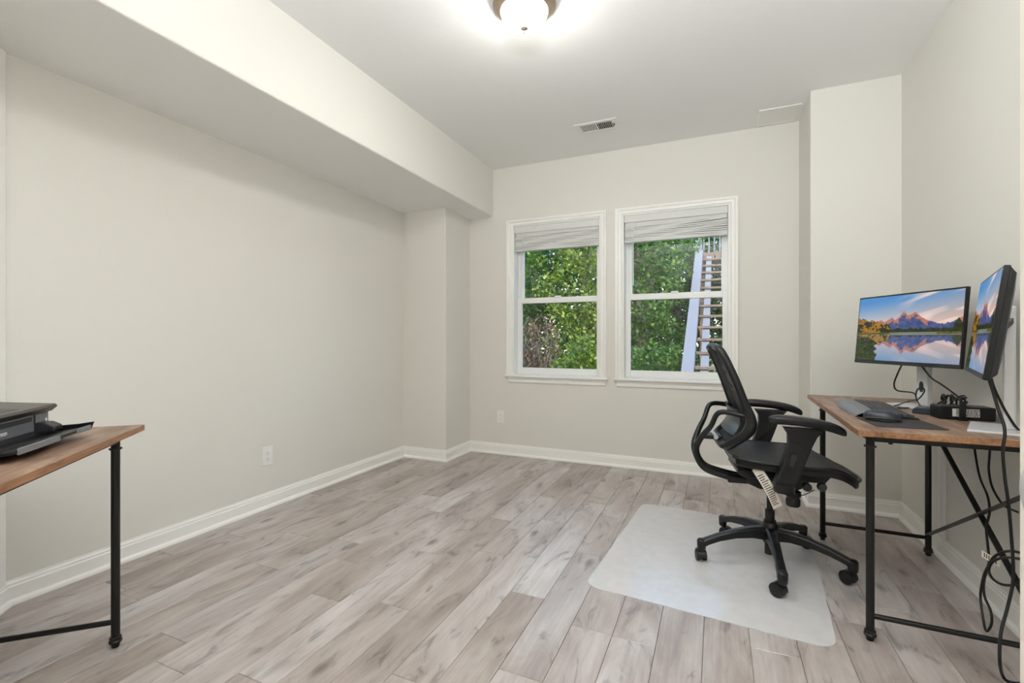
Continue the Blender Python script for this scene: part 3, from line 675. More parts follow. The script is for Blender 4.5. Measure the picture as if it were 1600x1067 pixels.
ms = m.add(vsx, fs).build('shell', 'navy', t, smooth=70)
MB().prism([(-.008, -.002), (-.008, .002), (.008, .002), (.008, -.002)], .006, .014, lambda p, q_, a: (.034 + p, q_, .012 + a)).build('scroll_wheel', 'rubber', ms)
MB().tube(smooth_path([(-.055, -.020, .010), (-.02, -.0325, .014), (.02, -.033, .013), (.05, -.021, .009)]), .0045, 8).build('side_grip', 'plastic2', ms, smooth=60)
t = tag(MB().prism([(-.112, -.100), (-.102, -.108), (.102, -.108), (.112, -.098), (.112, .098), (.102, .108), (-.102, .108), (-.112, .100)], DZ, DZ + .003, lambda p, q_, a: (p, q_, a)).build('mouse_pad', 'pad', bevel=.0008), 'dark thin mouse pad lying on the desk', 'mouse pad')
t.location = (.665, 2.305, 0); t.rotation_euler = (0, 0, math.radians(5))

# ------------------------------------------------------------------ desk electronics
t = thing('power_adapter', 'black power brick with a printed white label lying on the desk', 'power adapter', (.945, 2.555, DZ), math.radians(2))
MB().box(-.092, .092, -.042, .042, 0, .054).build('case', 'plastic', t, bevel=.004)
lb = MB().box(-.048, .040, -.0428, -.0418, .014, .046).build('label', 'inkwhite', t)
ink = MB()
for r in range(5):
    x = -.036
    while x < .036:
        w_ = random.uniform(.003, .010); ink.box(x, x + w_, -.0434, -.0428, .017 + r * .0058, .0205 + r * .0058); x += w_ + random.uniform(.001, .003)
ink.build('label_print', 'ink', lb)
t = thing('docking_station', 'dark navy docking box beside the power brick', 'docking station', (.868, 2.665, DZ), math.radians(-25))
MB().prism([(-.048, 0), (-.05, .016), (-.038, .028), (.046, .032), (.048, 0)], -.040, .040, lambda p, q_, a: (p, a, q_)).build('case', 'navy', t, bevel=.003)
MB().box(-.051, -.0488, -.028, .028, .005, .012).build('port_strip', 'slot', t)
t = thing('usb_antenna', 'small black upright stick antenna in front of the power brick', 'antenna', (.925, 2.495, DZ))
MB().prism([(-.010, .0), (-.010, .088)] + [(.010 * math.cos(a), .088 + .010 * math.sin(a)) for a in np.linspace(PI - .3, .3, 7)] + [(.010, .088), (.010, 0)], -.005, .005, lambda p, q_, a: (p, a, q_)).build('blade', 'plastic', t, bevel=.002)
MB().lathe([(0, -.001), (.002, -.001), (.002, .001), (0, .001)], 10, (0, -.0052, .082), 'y').build('indicator', 'inkwhite', t)
MB().box(-.016, .016, -.010, .010, 0, .006).build('clip_base', 'plastic', t, bevel=.002)

def cable(name, label, pts, r=.0035, cat='cable', k=8, parts=None):
    o = MB().tube(smooth_path(pts, k), r, 8).build(name, 'cable', smooth=60); return tag(o, label, cat)
zd = DZ + .004; zb = DZ + .0115
def P(u, v, y): return on_y(u, v, y)
cable('cable', 'black cable looping from the wallpapered monitor down to its stand foot', [P(1409, 570, 2.80), P(1402, 585, 2.82), P(1397, 600, 2.84), P(1402, 610, 2.84), P(1424, 613, 2.82), P(1430, 616, 2.81)], .0035)
cable('cable', 'black cable slanting from the wallpapered monitor down to the power brick', [P(1441, 573, 2.78), P(1455, 590, 2.75), P(1470, 600, 2.72), P(1487, 612, 2.70), P(1500, 622, 2.68), P(1512, 629, 2.66)], .004)
cable('cable', 'thin black cord curled in a ring in front of the silver stand', [on_z(1398, 634, zb), on_z(1420, 627, zb), P(1434, 624, 2.76), P(1444, 612, 2.74), P(1442, 606, 2.74), P(1434, 608, 2.74), P(1431, 618, 2.74), P(1434, 628, 2.73), on_z(1438, 634, zd)], .003)
cable('cable', 'thin black cord lying on the desk behind the keyboard', [on_z(1400, 637.5, zd), on_z(1420, 637, zd), on_z(1434, 635, zd)], .003)
wr = []
for k in range(34):
    a = k * .62; wr.append(Vector((.965 + .020 * math.sin(a * .31), 2.735 + .030 * math.cos(a), .842 + .022 * math.sin(a) + .004 * math.sin(k * 1.7))))
wr = [Vector((.93, 2.80, zb + .006))] + wr + [Vector((1.0, 2.66, zd + .05))]
cable('cable', 'black cord wound into a bundle on top of the docking box', wr, .004, k=4)
cable('cable', 'short black lead arching behind the stick antenna', [P(1490, 626, 2.63), P(1498, 620, 2.63), P(1506, 618, 2.63), P(1511, 622, 2.62)], .003)
cable('cable', 'thick black cord dropping from the tilted monitor over the desk end', [P(1545, 592, 2.14), P(1551, 610, 2.12), P(1560, 640, 2.10), P(1568, 662, 2.075), P(1570, 680, 2.062), P(1567, 705, 2.058), P(1570, 745, 2.06), P(1576, 790, 2.06), P(1581, 850, 2.07), P(1583, 905, 2.075), P(1574, 950, 2.055), P(1564, 988, 2.03), P(1562, 1030, 2.01), on_z(1567, 1056, .012), on_z(1580, 1066, .005), on_z(1610, 1068, .005)], .0048)
cable('cable', 'black cord running from the tilted monitor to the back of the desk', [P(1549, 592, 2.17), P(1556, 612, 2.19), P(1572, 644, 2.22), P(1592, 672, 2.26), on_z(1606, 670, DZ + .02)], .0042)
xc = 1.034
xh = .93
cable('cable', 'thin black cord hanging behind the desk carrying a paper tag', [on_x(1521, 690, xc), on_x(1530, 742, xc - .01), on_x(1543, 775, xc - .03), on_x(1546, 800, xc - .05), on_x(1541, 825, xc - .07), on_x(1544, 858, xh), on_x(1545, 880, xh), on_x(1537, 900, xh), on_x(1532, 930, xh), on_x(1536, 965, xh - .01), on_x(1541, 986, xh - .01), on_x(1549, 975, xh - .01), on_x(1548, 955, xh - .008), on_x(1538, 930, xh - .008), on_x(1538, 905, xh - .008), on_x(1546, 882, xh - .008)], .0042)
tg = tag(MB().prism([(-.026, -.012), (.026, -.012), (.026, .012), (-.026, .012)], -.0006, .0006, lambda p, q_, a: (p * .80, -p * .42 + a, q_ - p * .45)).build('cable_tag', 'paper'), 'small printed paper tag on a hanging cord', 'tag')
tg.location = on_x(1548, 873, xh - .012)
ink = MB()
for k in range(6): ink.prism([(-.020 + k * .0065, -.008), (-.0165 + k * .0065, -.008), (-.0165 + k * .0065, .008), (-.020 + k * .0065, .008)], -.0012, -.0007, lambda p, q_, a: (p * .80, -p * .42 + a, q_ - p * .45))
ink.build('tag_print', 'ink', tg)
cable('cable', 'black cord hanging behind the desk and joining the cord bundle', [on_x(1548, 690, xc), on_x(1546, 712, xc), on_x(1545, 735, xc), on_x(1550, 760, xc), on_x(1562, 782, xc), on_x(1572, 792, xc), on_x(1590, 800, xc)], .0042)
lp = [on_x(1546, 880, xh - .02), on_x(1556, 868, xh - .02), on_x(1575, 861, xh - .02), on_x(1598, 866, xh - .02), on_x(1606, 884, xh - .02), on_x(1592, 910, xh - .02), on_x(1570, 914, xh - .02), on_x(1552, 905, xh - .02), on_x(1545, 890, xh - .02), on_x(1552, 877, xh - .02), on_x(1570, 871, xh - .02), on_x(1598, 874, xh - .02), on_x(1614, 880, xh - .02)]
cable('cable', 'black cord coiled in a loose loop near the baseboard under the desk', lp, .0045)

# ------------------------------------------------------------------ chair mat
def rrect(w, h, r, n=6):
    out = []
    for cx, cy, a0 in ((w - r, h - r, 0), (-w + r, h - r, 90), (-w + r, -h + r, 180), (w - r, -h + r, 270)):
        for k in range(n + 1): a = math.radians(a0 + 90 * k / n); out.append((cx + r * math.cos(a), cy + r * math.sin(a)))
    return out
t = tag(MB().prism(rrect(.478, .602, .07), .0006, .0030, lambda p, q_, a: (p, q_, a)).build('chair_mat', 'mat'), 'clear frosted plastic mat under the office chair', 'floor mat')
t.location = (-.027, 2.642, 0); t.rotation_euler = (0, 0, math.radians(-4.5))

# ------------------------------------------------------------------ office chair (local X = forward, Y = left, Z up)
ch = thing('office_chair', 'black mesh office chair with adjustable armrests on a five-star base', 'chair', (.245, 2.65, .003), math.radians(8))
NC = .058
# base
MB().lathe([(.0, .105), (.030, .105), (.036, .118), (.040, .135), (.040, .178), (.034, .196), (.030, .206), (.0, .206)], 28).build('hub', 'plastic', ch, smooth=40)
MB().lathe([(.0, .05), (.024, .05), (.024, .11), (0, .11)], 20).build('cylinder_foot', 'plastic', ch, smooth=40)
MB().lathe([(.0, .20), (.028, .20), (.028, .216), (.022, .222), (.022, .268), (.0, .268)], 22).build('cylinder_cover', 'plastic', ch, smooth=40)
MB().lathe([(.0, .262), (.0145, .262), (.0145, .42), (.0, .42)], 20).build('gas_cylinder', 'blackmetal', ch, smooth=40)
for k in range(5):
    a = math.radians(-87 - 8 + 72 * k); dx, dy = math.cos(a), math.sin(a); sd = Vector((-dy, dx, 0))
    sect = []
    for r_, zt, hh, ww in ((.026, .186, .062, .030), (.09, .182, .050, .024), (.17, .168, .040, .021), (.25, .145, .034, .019), (.305, .124, .032, .020), (.330, .114, .034, .022), (.345, .106, .034, .018)):
        c_ = Vector((dx * r_, dy * r_, 0)); w_ = ww
        sect.append([c_ - sd * w_ + Vector((0, 0, zt - hh)), c_ + sd * w_ + Vector((0, 0, zt - hh)), c_ + sd * w_ * .95 + Vector((0, 0, zt - .008)), c_ + sd * w_ * .6 + Vector((0, 0, zt)), c_ - sd * w_ * .6 + Vector((0, 0, zt)), c_ - sd * w_ * .95 + Vector((0, 0, zt - .008))])
    n = 6; vsx = [p for s_ in sect for p in s_]
    fs = [(i * n + j, i * n + (j + 1) % n, (i + 1) * n + (j + 1) % n, (i + 1) * n + j) for i in range(len(sect) - 1) for j in range(n)] + [tuple(range(n - 1, -1, -1)), tuple((len(sect) - 1) * n + j for j in range(n))]
    MB().add(vsx, fs).build('base_leg', 'plastic', ch, bevel=.003)
    MB().lathe([(.0, .060), (.017, .060), (.020, .066), (.0215, .085), (.0215, .108), (.014, .116), (0, .118)], 16, (dx * .335, dy * .335, 0)).build('leg_end', 'plastic', ch, smooth=40)
    # caster
    ca = a + (.9, -.5, 2.0, .4, 1.5)[k]; f = Vector((math.cos(ca), math.sin(ca), 0)); s_ = Vector((-f.y, f.x, 0)); c_ = Vector((dx * .333, dy * .333, 0)); wc = c_ - f * .018
    cs = MB().cyl(c_ + Vector((0, 0, .052)), c_ + Vector((0, 0, .092)), .0085, n=12).build('caster', 'plastic', ch, smooth=40)
    arc = [(.032 * math.cos(b_), .032 * math.sin(b_)) for b_ in np.linspace(math.radians(-10), math.radians(185), 12)]
    poly = arc + [(.026 * math.cos(b_), .026 * math.sin(b_)) for b_ in np.linspace(math.radians(185), math.radians(-10), 12)]
    MB().prism(poly, -.0195, .0195, lambda p, q_, aa, wc=wc, f=f, s_=s_: wc + f * p + s_ * aa + Vector((0, 0, .029 + q_))).build('caster_hood', 'plastic', cs)
    MB().cyl(wc - s_ * .006 + Vector((0, 0, .029)), wc + s_ * .006 + Vector((0, 0, .029)), .024, n=12).build('caster_fork', 'plastic', cs)
    for sg in (-1, 1):
        c2 = wc + s_ * sg * .0155 + Vector((0, 0, .0275))
        MB().tube([c2 - s_ * .009, c2 - s_ * .0075, c2 + s_ * .0075, c2 + s_ * .009], [.0235, .0272, .0272, .0235], 20).build('wheel', 'rubber', cs, smooth=40)
# mechanism
MB().prism([(-.12, .41), (-.06, .385), (.10, .39), (.15, .42), (.15, .455), (-.12, .455)], -.075, .075, lambda p, q_, a: (p, a, q_)).build('tilt_mechanism', 'plastic', ch, bevel=.006)
MB().prism([(-.17, .47), (-.14, .450), (.20, .450), (.22, .475), (.22, .49), (-.17, .49)], -.13, .13, lambda p, q_, a: (p, a, q_)).build('seat_plate', 'plastic', ch, bevel=.005)
MB().lathe([(.0, .325), (.026, .327), (.031, .335), (.031, .358), (.027, .364), (.027, .372), (.034, .376), (.034, .396), (.0, .396)], 24, (.075, -.10, 0)).build('tension_knob', 'plastic', ch, smooth=40)
MB().tube(smooth_path([(-.03, -.22, .415), (.00, -.16, .400), (.05, -.11, .388), (.10, -.14, .392), (.135, -.19, .435)]), .0022, 6).build('control_cord', 'cable', ch, smooth=60)
for x_, y_ in ((.10, -.19), (.165, -.17)):
    MB().lathe([(0, 0), (.016, .0), (.019, .006), (.019, .022), (.012, .028), (0, .028)], 16, (x_, y_ - .035, .452), 'y').build('adjust_lever', 'plastic2', ch, smooth=40)
# seat
def seat_xy(a, c):
    x = -.195 + a * .545; hw = .235 + .018 * math.sin(a * PI) - .035 * max(0, (a - .75) / .25) ** 2 - .03 * max(0, (.15 - a) / .15) ** 2
    s_ = (c - .5) * 2; xx = x - .055 * max(0, a - .55) / .45 * abs(s_) ** 3
    return xx, s_ * hw, s_
def seat_z(a, s_): return .540 + .014 * (1 - a) * 1.2 + .012 * s_ * s_ - .060 * max(0, (a - .70) / .30) ** 2 - .010 * math.sin(a * PI)
def seat_top(a, c):
    x, y, s_ = seat_xy(a, c); return ((x, y, seat_z(a, s_)), (0, 0, 1))
MB().shell(seat_top, 24, 16, .006).build('seat_mesh', 'seatmesh', ch, smooth=60)
def seat_frm(a, c):
    x, y, s_ = seat_xy(a, c); ed = max(abs(s_), 0) ** 6; return ((x * .992 + .001, y * .99, seat_z(a, s_) - .0065), (0, 0, 1))
MB().shell(lambda a, c: seat_frm(a, c), 20, 12, .034).build('seat_frame', 'plastic', ch, bevel=.006, smooth=50)
rim = [seat_xy(a / 20, 0) + (a / 20,) for a in range(21)] + [seat_xy(1, c / 12) + (1,) for c in range(1, 12)] + [seat_xy(a / 20, 1) + (a / 20,) for a in range(20, -1, -1)] + [seat_xy(0, c / 12) + (0,) for c in range(11, 0, -1)]
MB().tube([(x, y, seat_z(a, s_) - .004) for x, y, s_, a in rim], .009, 8, True).build('seat_rim', 'plastic', ch, smooth=60)
# backrest: profile x(z), closed frame loop with a mesh panel
BPX = [(.565, -.225), (.60, -.205), (.64, -.160), (.675, -.126), (.71, -.108), (.75, -.110), (.82, -.138), (.91, -.168), (.99, -.200), (1.05, -.226), (1.09, -.250)]
def bx(z):
    for (z0, a), (z1, b) in zip(BPX, BPX[1:]):
        if z <= z1: f = (z - z0) / (z1 - z0); return a + (b - a) * f
    return BPX[-1][1]
def bw(z):      # half width
    if z < .70: return .150 + .075 * math.sin(max(0, min(1, (z - .585) / .115)) * PI / 2)
    return .225 - .045 * ((z - .70) / .385) ** 2
def bxs(z): return (bx(z - .02) + bx(z) * 2 + bx(z + .02)) / 4 - .018
loop = [(bxs(z), bw(z), z) for z in np.linspace(.60, 1.06, 18)]
loop += [(bxs(1.078), .160, 1.078), (bxs(1.084), .08, 1.086), (bxs(1.086), 0, 1.088), (bxs(1.084), -.08, 1.086), (bxs(1.078), -.160, 1.078)]
loop += [(bxs(z), -bw(z), z) for z in np.linspace(1.06, .60, 18)]
loop += [(bxs(.588), -.125, .590), (bxs(.585), -.06, .586), (bxs(.585), 0, .585), (bxs(.585), .06, .586), (bxs(.588), .125, .590)]
lp2 = smooth_path(loop, 2, True)
rad = [.016 + .007 * max(0, 1 - abs(p.z - .70) / .12) + .003 * (p.z < .62) for p in lp2]
# flattened frame: wider across the back's surface than thick
m = MB(); nn = len(lp2); n = 10; vsx = []
for i, p in enumerate(lp2):
    tg_ = (lp2[(i + 1) % nn] - lp2[i - 1]).normalized(); cen = Vector((bxs(max(.6, min(1.06, p.z))), 0, .83)); inw = Vector((0, -p.y, (.83 - p.z) * .35)); inw = (inw - tg_ * inw.dot(tg_)).normalized(); nb = tg_.cross(inw)
    for k in range(n): b_ = 2 * PI * k / n; vsx.append(p + inw * (math.cos(b_) * rad[i] * 1.0 + rad[i] * .5) + nb * math.sin(b_) * rad[i] * 1.15)
m.add(vsx, [(i * n + k, i * n + (k + 1) % n, ((i + 1) % nn) * n + (k + 1) % n, ((i + 1) % nn) * n + k) for i in range(nn) for k in range(n)]).build('back_frame', 'plastic', ch, smooth=70)
def bmesh_fn(a, c):
    z = .595 + c * .485; s_ = (a - .5) * 2
    hw = bw(z) if z < 1.06 else .17
    return ((bxs(z) - .022 * (1 - s_ * s_), s_ * hw, z), (1, 0, 0))
MB().shell(bmesh_fn, 14, 26, .003).build('back_mesh', 'mesh', ch, smooth=60)
MB().shell(lambda a, c: ((bxs(.66 + c * .12) - .030 - .015 * (1 - (2 * a - 1) ** 2), (a - .5) * .34, .66 + c * .12), (1, 0, 0)), 12, 6, .010).build('lumbar_pad', 'plastic2', ch, smooth=60)
# back support tubes
for s_ in (-1, 1):
    pt = smooth_path([(-.135, s_ * .195, .752), (-.20, s_ * .175, .765), (-.245, s_ * .155, .766), (-.268, s_ * .145, .748), (-.290, s_ * .125, .69), (-.325, s_ * .080, .63), (-.348, s_ * .045, .565), (-.338, s_ * .030, .51), (-.305, s_ * .028, .462), (-.245, s_ * .028, .438), (-.16, s_ * .028, .420), (-.09, s_ * .028, .412)], 5)
    MB().tube(pt, [.0125 + .006 * min(1, max(0, (i - 20) / 18)) for i in range(len(pt))], 12).build('back_support', 'plastic', ch, smooth=70)
    MB().lathe([(0, -.004), (.012, -.004), (.015, 0), (.012, .006), (0, .006)], 14, (-.140, s_ * .208, .752), 'y').build('pivot_cap', 'plastic2', ch, smooth=40)
MB().box(-.315, -.225, -.045, .045, .610, .630).build('lower_bracket', 'plastic', ch, bevel=.006)
MB().cyl((-.255, -.055, .624), (-.255, .055, .624), .011, n=14).build('bracket_pin', 'silver', ch, smooth=40)
MB().box(-.20, -.06, -.055, .055, .400, .432).build('support_socket', 'plastic', ch, bevel=.006)
# arms
for s_ in (-1, 1):
    arm = MB().prism([(-.050, .475), (-.045, .462), (.022, .458), (.034, .472), (.052, .520), (.100, .650), (.118, .690), (.150, .727), (-.015, .731), (.005, .700), (.006, .660), (-.020, .560)], -.026, .026, lambda p, q_, a, s_=s_: (p, s_ * (.272 + .010 * (q_ - .6)) + a * (.75 if q_ > .6 else 1.0), q_)).build('arm_post', 'plastic', ch, bevel=.008, seg=3)
    MB().box(-.03, .03, min(s_ * .10, s_ * .285), max(s_ * .10, s_ * .285), .445, .475).build('arm_bracket', 'plastic', ch, bevel=.008)
    MB().lathe([(0, 0), (.040, 0), (.043, .006), (.043, .040), (0, .040)], 20, (-.008, s_ * .272, .440)).build('arm_socket', 'plastic', ch, smooth=40)
    MB().prism([(.004, .560), (.020, .556), (.038, .600), (.034, .612), (.014, .612)], s_ * .296, s_ * .3015, lambda p, q_, a: (p, a, q_)).build('arm_button', 'plastic2', arm, bevel=.002)
    pz = [(-.075, .757, .016), (-.055, .761, .030), (0, .762, .036), (.06, .757, .037), (.12, .750, .036), (.17, .738, .034), (.205, .724, .029), (.228, .712, .016)]
    vsx = []; n = 12
    for x, z, hw in pz:
        ht = .0215 if hw > .02 else .013
        for k in range(n): b_ = 2 * PI * k / n; cx, sx = math.cos(b_), math.sin(b_); vsx.append((x, s_ * .285 + hw * math.copysign(abs(cx) ** .6, cx), z + ht * math.copysign(abs(sx) ** .6, sx)))
    fs = [(i * n + k, i * n + (k + 1) % n, (i + 1) * n + (k + 1) % n, (i + 1) * n + k) for i in range(len(pz) - 1) for k in range(n)] + [tuple(range(n)), tuple((len(pz) - 1) * n + k for k in range(n))]
    MB().add(vsx, fs).build('arm_pad', 'plastic', ch, smooth=70, subsurf=1)
# hanging care label
def tagf(a, c): return ((-.125 + c * .085 + a * .036 + .006 * math.sin(c * 3), -.215 - .02 * math.sin(c * 2.4), .512 - c * .168 + a * .022), (0, -1, .2))
tgo = MB().shell(tagf, 3, 10, .0008).build('care_label', 'paper', ch, label='crumpled cream paper care label')
ink = MB()
for k in range(15):
    c0 = .16 + k * .052
    a0 = .12; a1 = random.uniform(.6, .9)
    p = [Vector(tagf(a, c)[0]) + Vector((0, -.0014, 0)) for a, c in ((a0, c0), (a1, c0), (a1, c0 + .022), (a0, c0 + .022))]
    ink.add(p, [(0, 1, 2, 3)])
ink.build('label_print', 'ink', tgo)

# ------------------------------------------------------------------ outside
g = struct(MB().box(-25, 20, YB + .3, 45, -.5, -.3).build('ground', 'grass'), 'grassy ground outside the windows', 'ground')
def leaf_cloud(blobs, n, size, name, mat, parent):
    tot = sum(b[3] * b[4] * b[5] for b in blobs); vs_ = []; 
    for (cx, cy, cz, rx, ry, rz) in blobs:
        k = int(n * rx * ry * rz / tot)
        d_ = rng.normal(size=(k, 3)); d_ /= np.linalg.norm(d_, axis=1)[:, None]; r_ = rng.uniform(.35, 1.0, k) ** .5
        pos = d_ * r_[:, None] * np.array([rx, ry, rz]) * (1 + .18 * np.sin(d_[:, :1] * 7 + d_[:, 2:] * 5)) + np.array([cx, cy, cz])
        nrm_ = rng.normal(size=(k, 3)) + np.array([0, -.2, .8]); nrm_ /= np.linalg.norm(nrm_, axis=1)[:, None]
        tmp = rng.normal(size=(k, 3)); a_ = np.cross(nrm_, tmp); a_ /= np.linalg.norm(a_, axis=1)[:, None]; b_ = np.cross(nrm_, a_)
        L_ = size * rng.uniform(.6, 1.3, k)[:, None]
        vs_.append(np.stack([pos - a_ * L_ * .5, pos + b_ * L_ * .30 + nrm_ * L_ * .08, pos + a_ * L_ * .5, pos - b_ * L_ * .30 + nrm_ * L_ * .08], 1))
    v = np.concatenate(vs_).reshape(-1, 3); nq = len(v) // 4
    me = bpy.data.meshes.new(name); me.vertices.add(len(v)); me.vertices.foreach_set('co', v.astype(np.float32).ravel())
    me.loops.add(nq * 4); me.polygons.add(nq); me.loops.foreach_set('vertex_index', np.arange(nq * 4, dtype=np.int32)); me.polygons.foreach_set('loop_start', np.arange(0, nq * 4, 4, dtype=np.int32))
    me.update(calc_edges=True); me.validate(); me.materials.append(M[mat])
    o = bpy.data.objects.new(name, me); C.link(o); o.parent = parent; o['kind'] = 'stuff'; return o
def tree(name, label, loc, trunk_h, trunk_r, blobs, n, size, mat, lean=(0, 0), cat='tree'):
    t = thing(name, label, cat, (loc[0], loc[1], -.3), 0, 'trees and shrubs outside the windows')
    pts = [(0, 0, 0), (lean[0] * .3, lean[1] * .3, trunk_h * .4), (lean[0] * .7, lean[1] * .7, trunk_h * .75), (lean[0], lean[1], trunk_h)]
    pp = smooth_path(pts, 4); MB().tube(pp, [trunk_r * (1 - .55 * i / len(pp)) for i in range(len(pp))], 10).build('trunk', 'bark', t, smooth=70)
    for k in range(6):
        b_ = blobs[k % len(blobs)]; s0 = pp[int(len(pp) * (.45 + .08 * k)) - 1]
        e_ = Vector((b_[0], b_[1], b_[2])) + Vector((random.uniform(-.6, .6) * b_[3], random.uniform(-.4, .4) * b_[4], random.uniform(-.2, .5) * b_[5]))
        MB().tube(smooth_path([s0, (s0 + e_) / 2 + Vector((0, 0, .15)), e_], 3), [trunk_r * .4 * (1 - .12 * i) for i in range(7)], 6).build('branch', 'bark', t, smooth=70)
    leaf_cloud(blobs, n, size, 'foliage', mat, t); return t

tree('leafy_tree', 'bright yellow-green sunlit tree seen through the window by the soffit column', (-2.35, 8.9), 3.0, .07, [(0, 0, 1.3, .75, .8, .8), (-.1, 0, 2.3, .85, .8, .8), (.1, .1, 3.3, .8, .8, .7), (.35, -.1, 1.8, .55, .6, .7)], 7500, .086, 'leaf_yellow')
tree('leafy_tree', 'green maple-like tree filling the window by the soffit column', (-3.7, 9.8), 3.4, .10, [(0, 0, 2.9, 1.1, 1, 1.0), (-.6, .2, 1.9, 1.0, .9, .9), (.5, 0, 3.5, .9, .9, .8), (.5, .3, 1.9, .9, .8, .8)], 9000, .10, 'leaf_green')
tree('leafy_tree', 'tall deep green tree behind the stairs', (.1, 15.6), 5.0, .16, [(0, 0, 2.2, 1.7, 1, 1.3), (.9, 0, 3.8, 1.6, 1, 1.3), (-.8, 0, 4.4, 1.3, 1, 1.1)], 7000, .13, 'leaf_dark', (.6, 0))
tree('leafy_tree', 'dense green tree in the window facing the stairs', (-1.45, 9.6), 3.2, .09, [(0, 0, 1.2, .95, .8, .8), (-.1, 0, 2.2, .95, .8, .8), (.2, .1, 3.2, .95, .8, .7)], 9500, .088, 'leaf_green')
tree('leafy_tree', 'dark leaning tree with a bare crooked limb beside the stairs', (-1.95, 12.3), 4.4, .15, [(-.3, 0, 2.0, 1.0, .8, 1.0), (-.5, 0, 3.8, 1.0, .8, .9), (.3, .2, 3.4, .8, .7, .8)], 5000, .12, 'leaf_dark', (.7, 0))
for i, (x, y, s) in enumerate([(-6.2, 13.2, 1.1), (-3.2, 15.2, 1.2), (3.6, 15, 1.2)]):
    tree('leafy_tree', ('deep green forest tree behind the dead brush', 'mid green forest tree behind the yellow-green tree', 'deep green forest tree past the stair landing')[i], (x, y), 5 * s, .16, [(0, 0, 1.6 * s, 1.8, 1.2, 1.4 * s), (.4, 0, 3.4 * s, 1.9, 1.2, 1.3 * s), (-.5, 0, 4.8 * s, 1.6, 1.2, 1.1 * s)], 6500, .15, ('leaf_dark', 'leaf_green')[i % 2])
for i, (x, y, s) in enumerate([(-7.2, 18, 1.5), (-3.9, 18.5, 1.5), (-.9, 19.3, 1.6), (2.0, 18.2, 1.5)]):
    tree('leafy_tree', ('broad far tree behind the dead brush at the back of the woods', 'broad far tree behind the maple-like tree at the back of the woods', 'broad far tree showing behind the stairs at the back of the woods', 'broad far tree beyond the stair railing at the back of the woods')[i], (x, y), 6 * s, .2, [(0, 0, 1.0 * s, 2.2, 1.2, 1.2 * s), (.1, 0, 2.6 * s, 2.2, 1.2, 1.5 * s), (.2, 0, 4.3 * s, 2.2, 1.2, 1.5 * s)], 9000, .18, ('leaf_green', 'leaf_dark')[i % 2])
tree('leafy_tree', 'dense deep green tree just behind the leaning tree by the stairs', (-1.0, 14.0), 4.0, .12, [(0, 0, 1.0, 1.2, .9, .9), (0, 0, 2.2, 1.3, .9, 1.0), (.2, 0, 3.6, 1.3, .9, 1.0)], 9000, .12, 'leaf_dark')
tree('leafy_tree', 'dense green tree directly behind the stair landing', (1.1, 14.6), 4.0, .12, [(0, 0, 1.0, 1.2, .9, .9), (0, 0, 2.2, 1.3, .9, 1.0), (.2, 0, 3.6, 1.3, .9, 1.0)], 8000, .12, 'leaf_green')
tree('leafy_shrub', 'low green shrub growing at the foot of the stairs', (-1.0, 7.6), 1.0, .03, [(0, 0, .75, .5, .5, .55), (.2, 0, 1.0, .35, .35, .4)], 1800, .075, 'leaf_green', cat='shrub')
tree('leafy_shrub', 'yellowish leafy shrub below the window by the soffit column', (-1.98, 7.25), 1.0, .03, [(0, 0, .8, .42, .4, .55), (.1, 0, 1.15, .3, .3, .4)], 1500, .075, 'leaf_yellow', cat='shrub')
t = thing('dead_shrub', 'tangled brown dead brush with bare grey twigs', 'shrub', (-3.02, 7.75, -.3))
for k in range(70):
    a = random.uniform(0, 2 * PI); h_ = random.uniform(.9, 1.85); r_ = random.uniform(.1, .55)
    p0 = Vector((random.uniform(-.12, .12), random.uniform(-.1, .1), 0)); p3 = Vector((math.cos(a) * r_, math.sin(a) * r_ * .7, h_))
    p1 = p0.lerp(p3, .4) + Vector((random.uniform(-.15, .15), random.uniform(-.15, .15), .1)); p2 = p0.lerp(p3, .75) + Vector((random.uniform(-.2, .2), random.uniform(-.2, .2), .1))
    MB().tube(smooth_path([p0, p1, p2, p3], 3), [.014 * (1 - .08 * i) for i in range(10)], 5).build('twig', 'deadwood', t)
leaf_cloud([(0, 0, 1.2, .55, .4, .6), (-.2, 0, .8, .5, .4, .5)], 1500, .075, 'dead_leaves', 'leaf_brown', t)

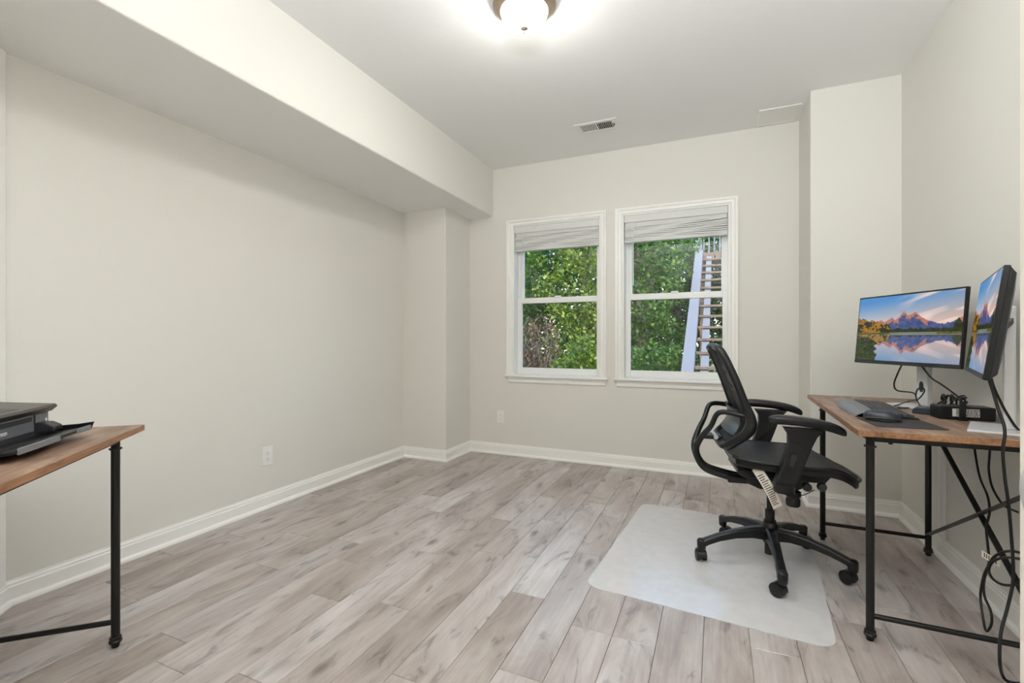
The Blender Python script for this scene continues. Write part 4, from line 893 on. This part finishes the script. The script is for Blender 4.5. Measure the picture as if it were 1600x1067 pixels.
# outdoor stairs climbing away from the house
t = thing('outdoor_stairs', 'open-riser wooden deck stairs with shade-toned white painted stringer and railing', 'stairs', (0, 0, -.3))
SX0, SX1 = -.34, .75
NT_ = 16; sy0, run, rise = 5.6, .405, .205
for k in range(NT_):
    y = sy0 + k * run; z = .3 - .10 + k * rise
    MB().box(SX0 + .06, SX1, y, y + .27, z - .038, z).build('tread', 'stairwood', t)
def slope(k): return sy0 + k * run, .3 - .10 + k * rise
a_, b_ = slope(-.6), slope(NT_ - .2)
MB().prism([(a_[0], a_[1] - .14), (a_[0], a_[1] + .10), (b_[0], b_[1] + .10), (b_[0], b_[1] - .14)], SX0 - .11, SX0 + .05, lambda p, q_, a: (a, p, q_)).build('stringer', 'stairshade', t)
MB().prism([(a_[0], a_[1] - .14), (a_[0], a_[1] + .10), (b_[0], b_[1] + .10), (b_[0], b_[1] - .14)], SX1, SX1 + .10, lambda p, q_, a: (a, p, q_)).build('stringer', 'stairshade', t)
c0, c1 = slope(1.5), slope(NT_ - .2)
MB().prism([(c0[0], c0[1] - .24), (c0[0], c0[1] - .06), (c1[0], c1[1] - .06), (c1[0], c1[1] - .24)], SX0 + .13, SX0 + .24, lambda p, q_, a: (a, p, q_)).build('carriage', 'stairshade', t)
yt, zt = slope(NT_)
MB().box(SX0 - .11, SX0 + .03, yt - .12, yt + .02, zt - .5, zt + 1.3).build('newel_post', 'stairshade', t)
for k in range(9): MB().box(SX0 + .06 + k * .13, SX0 + .17 + k * .13, yt - .02, yt - .001, zt - .20, zt - .01).build('fascia_board', 'stairwood', t)
MB().box(SX0 - .11, SX1 + .6, yt, yt + 1.4, zt - .09, zt).build('landing', 'stairwood', t)
for k in range(12):
    x = SX0 + .02 + k * .13
    if x < SX1 + .55: MB().box(x, x + .035, yt + 1.32, yt + 1.355, zt, zt + .95).build('baluster', 'stairshade', t)
MB().box(SX0 - .11, SX1 + .6, yt + 1.30, yt + 1.39, zt + .95, zt + .99).build('handrail', 'stairwood', t)
for x, y in ((SX0 - .02, yt + 1.3), (SX1 + .5, yt + 1.3), (SX0 - .02, yt), (SX1 + .5, yt)): MB().box(x, x + .1, y, y + .1, 0, zt - .09).build('post', 'stairwood', t)
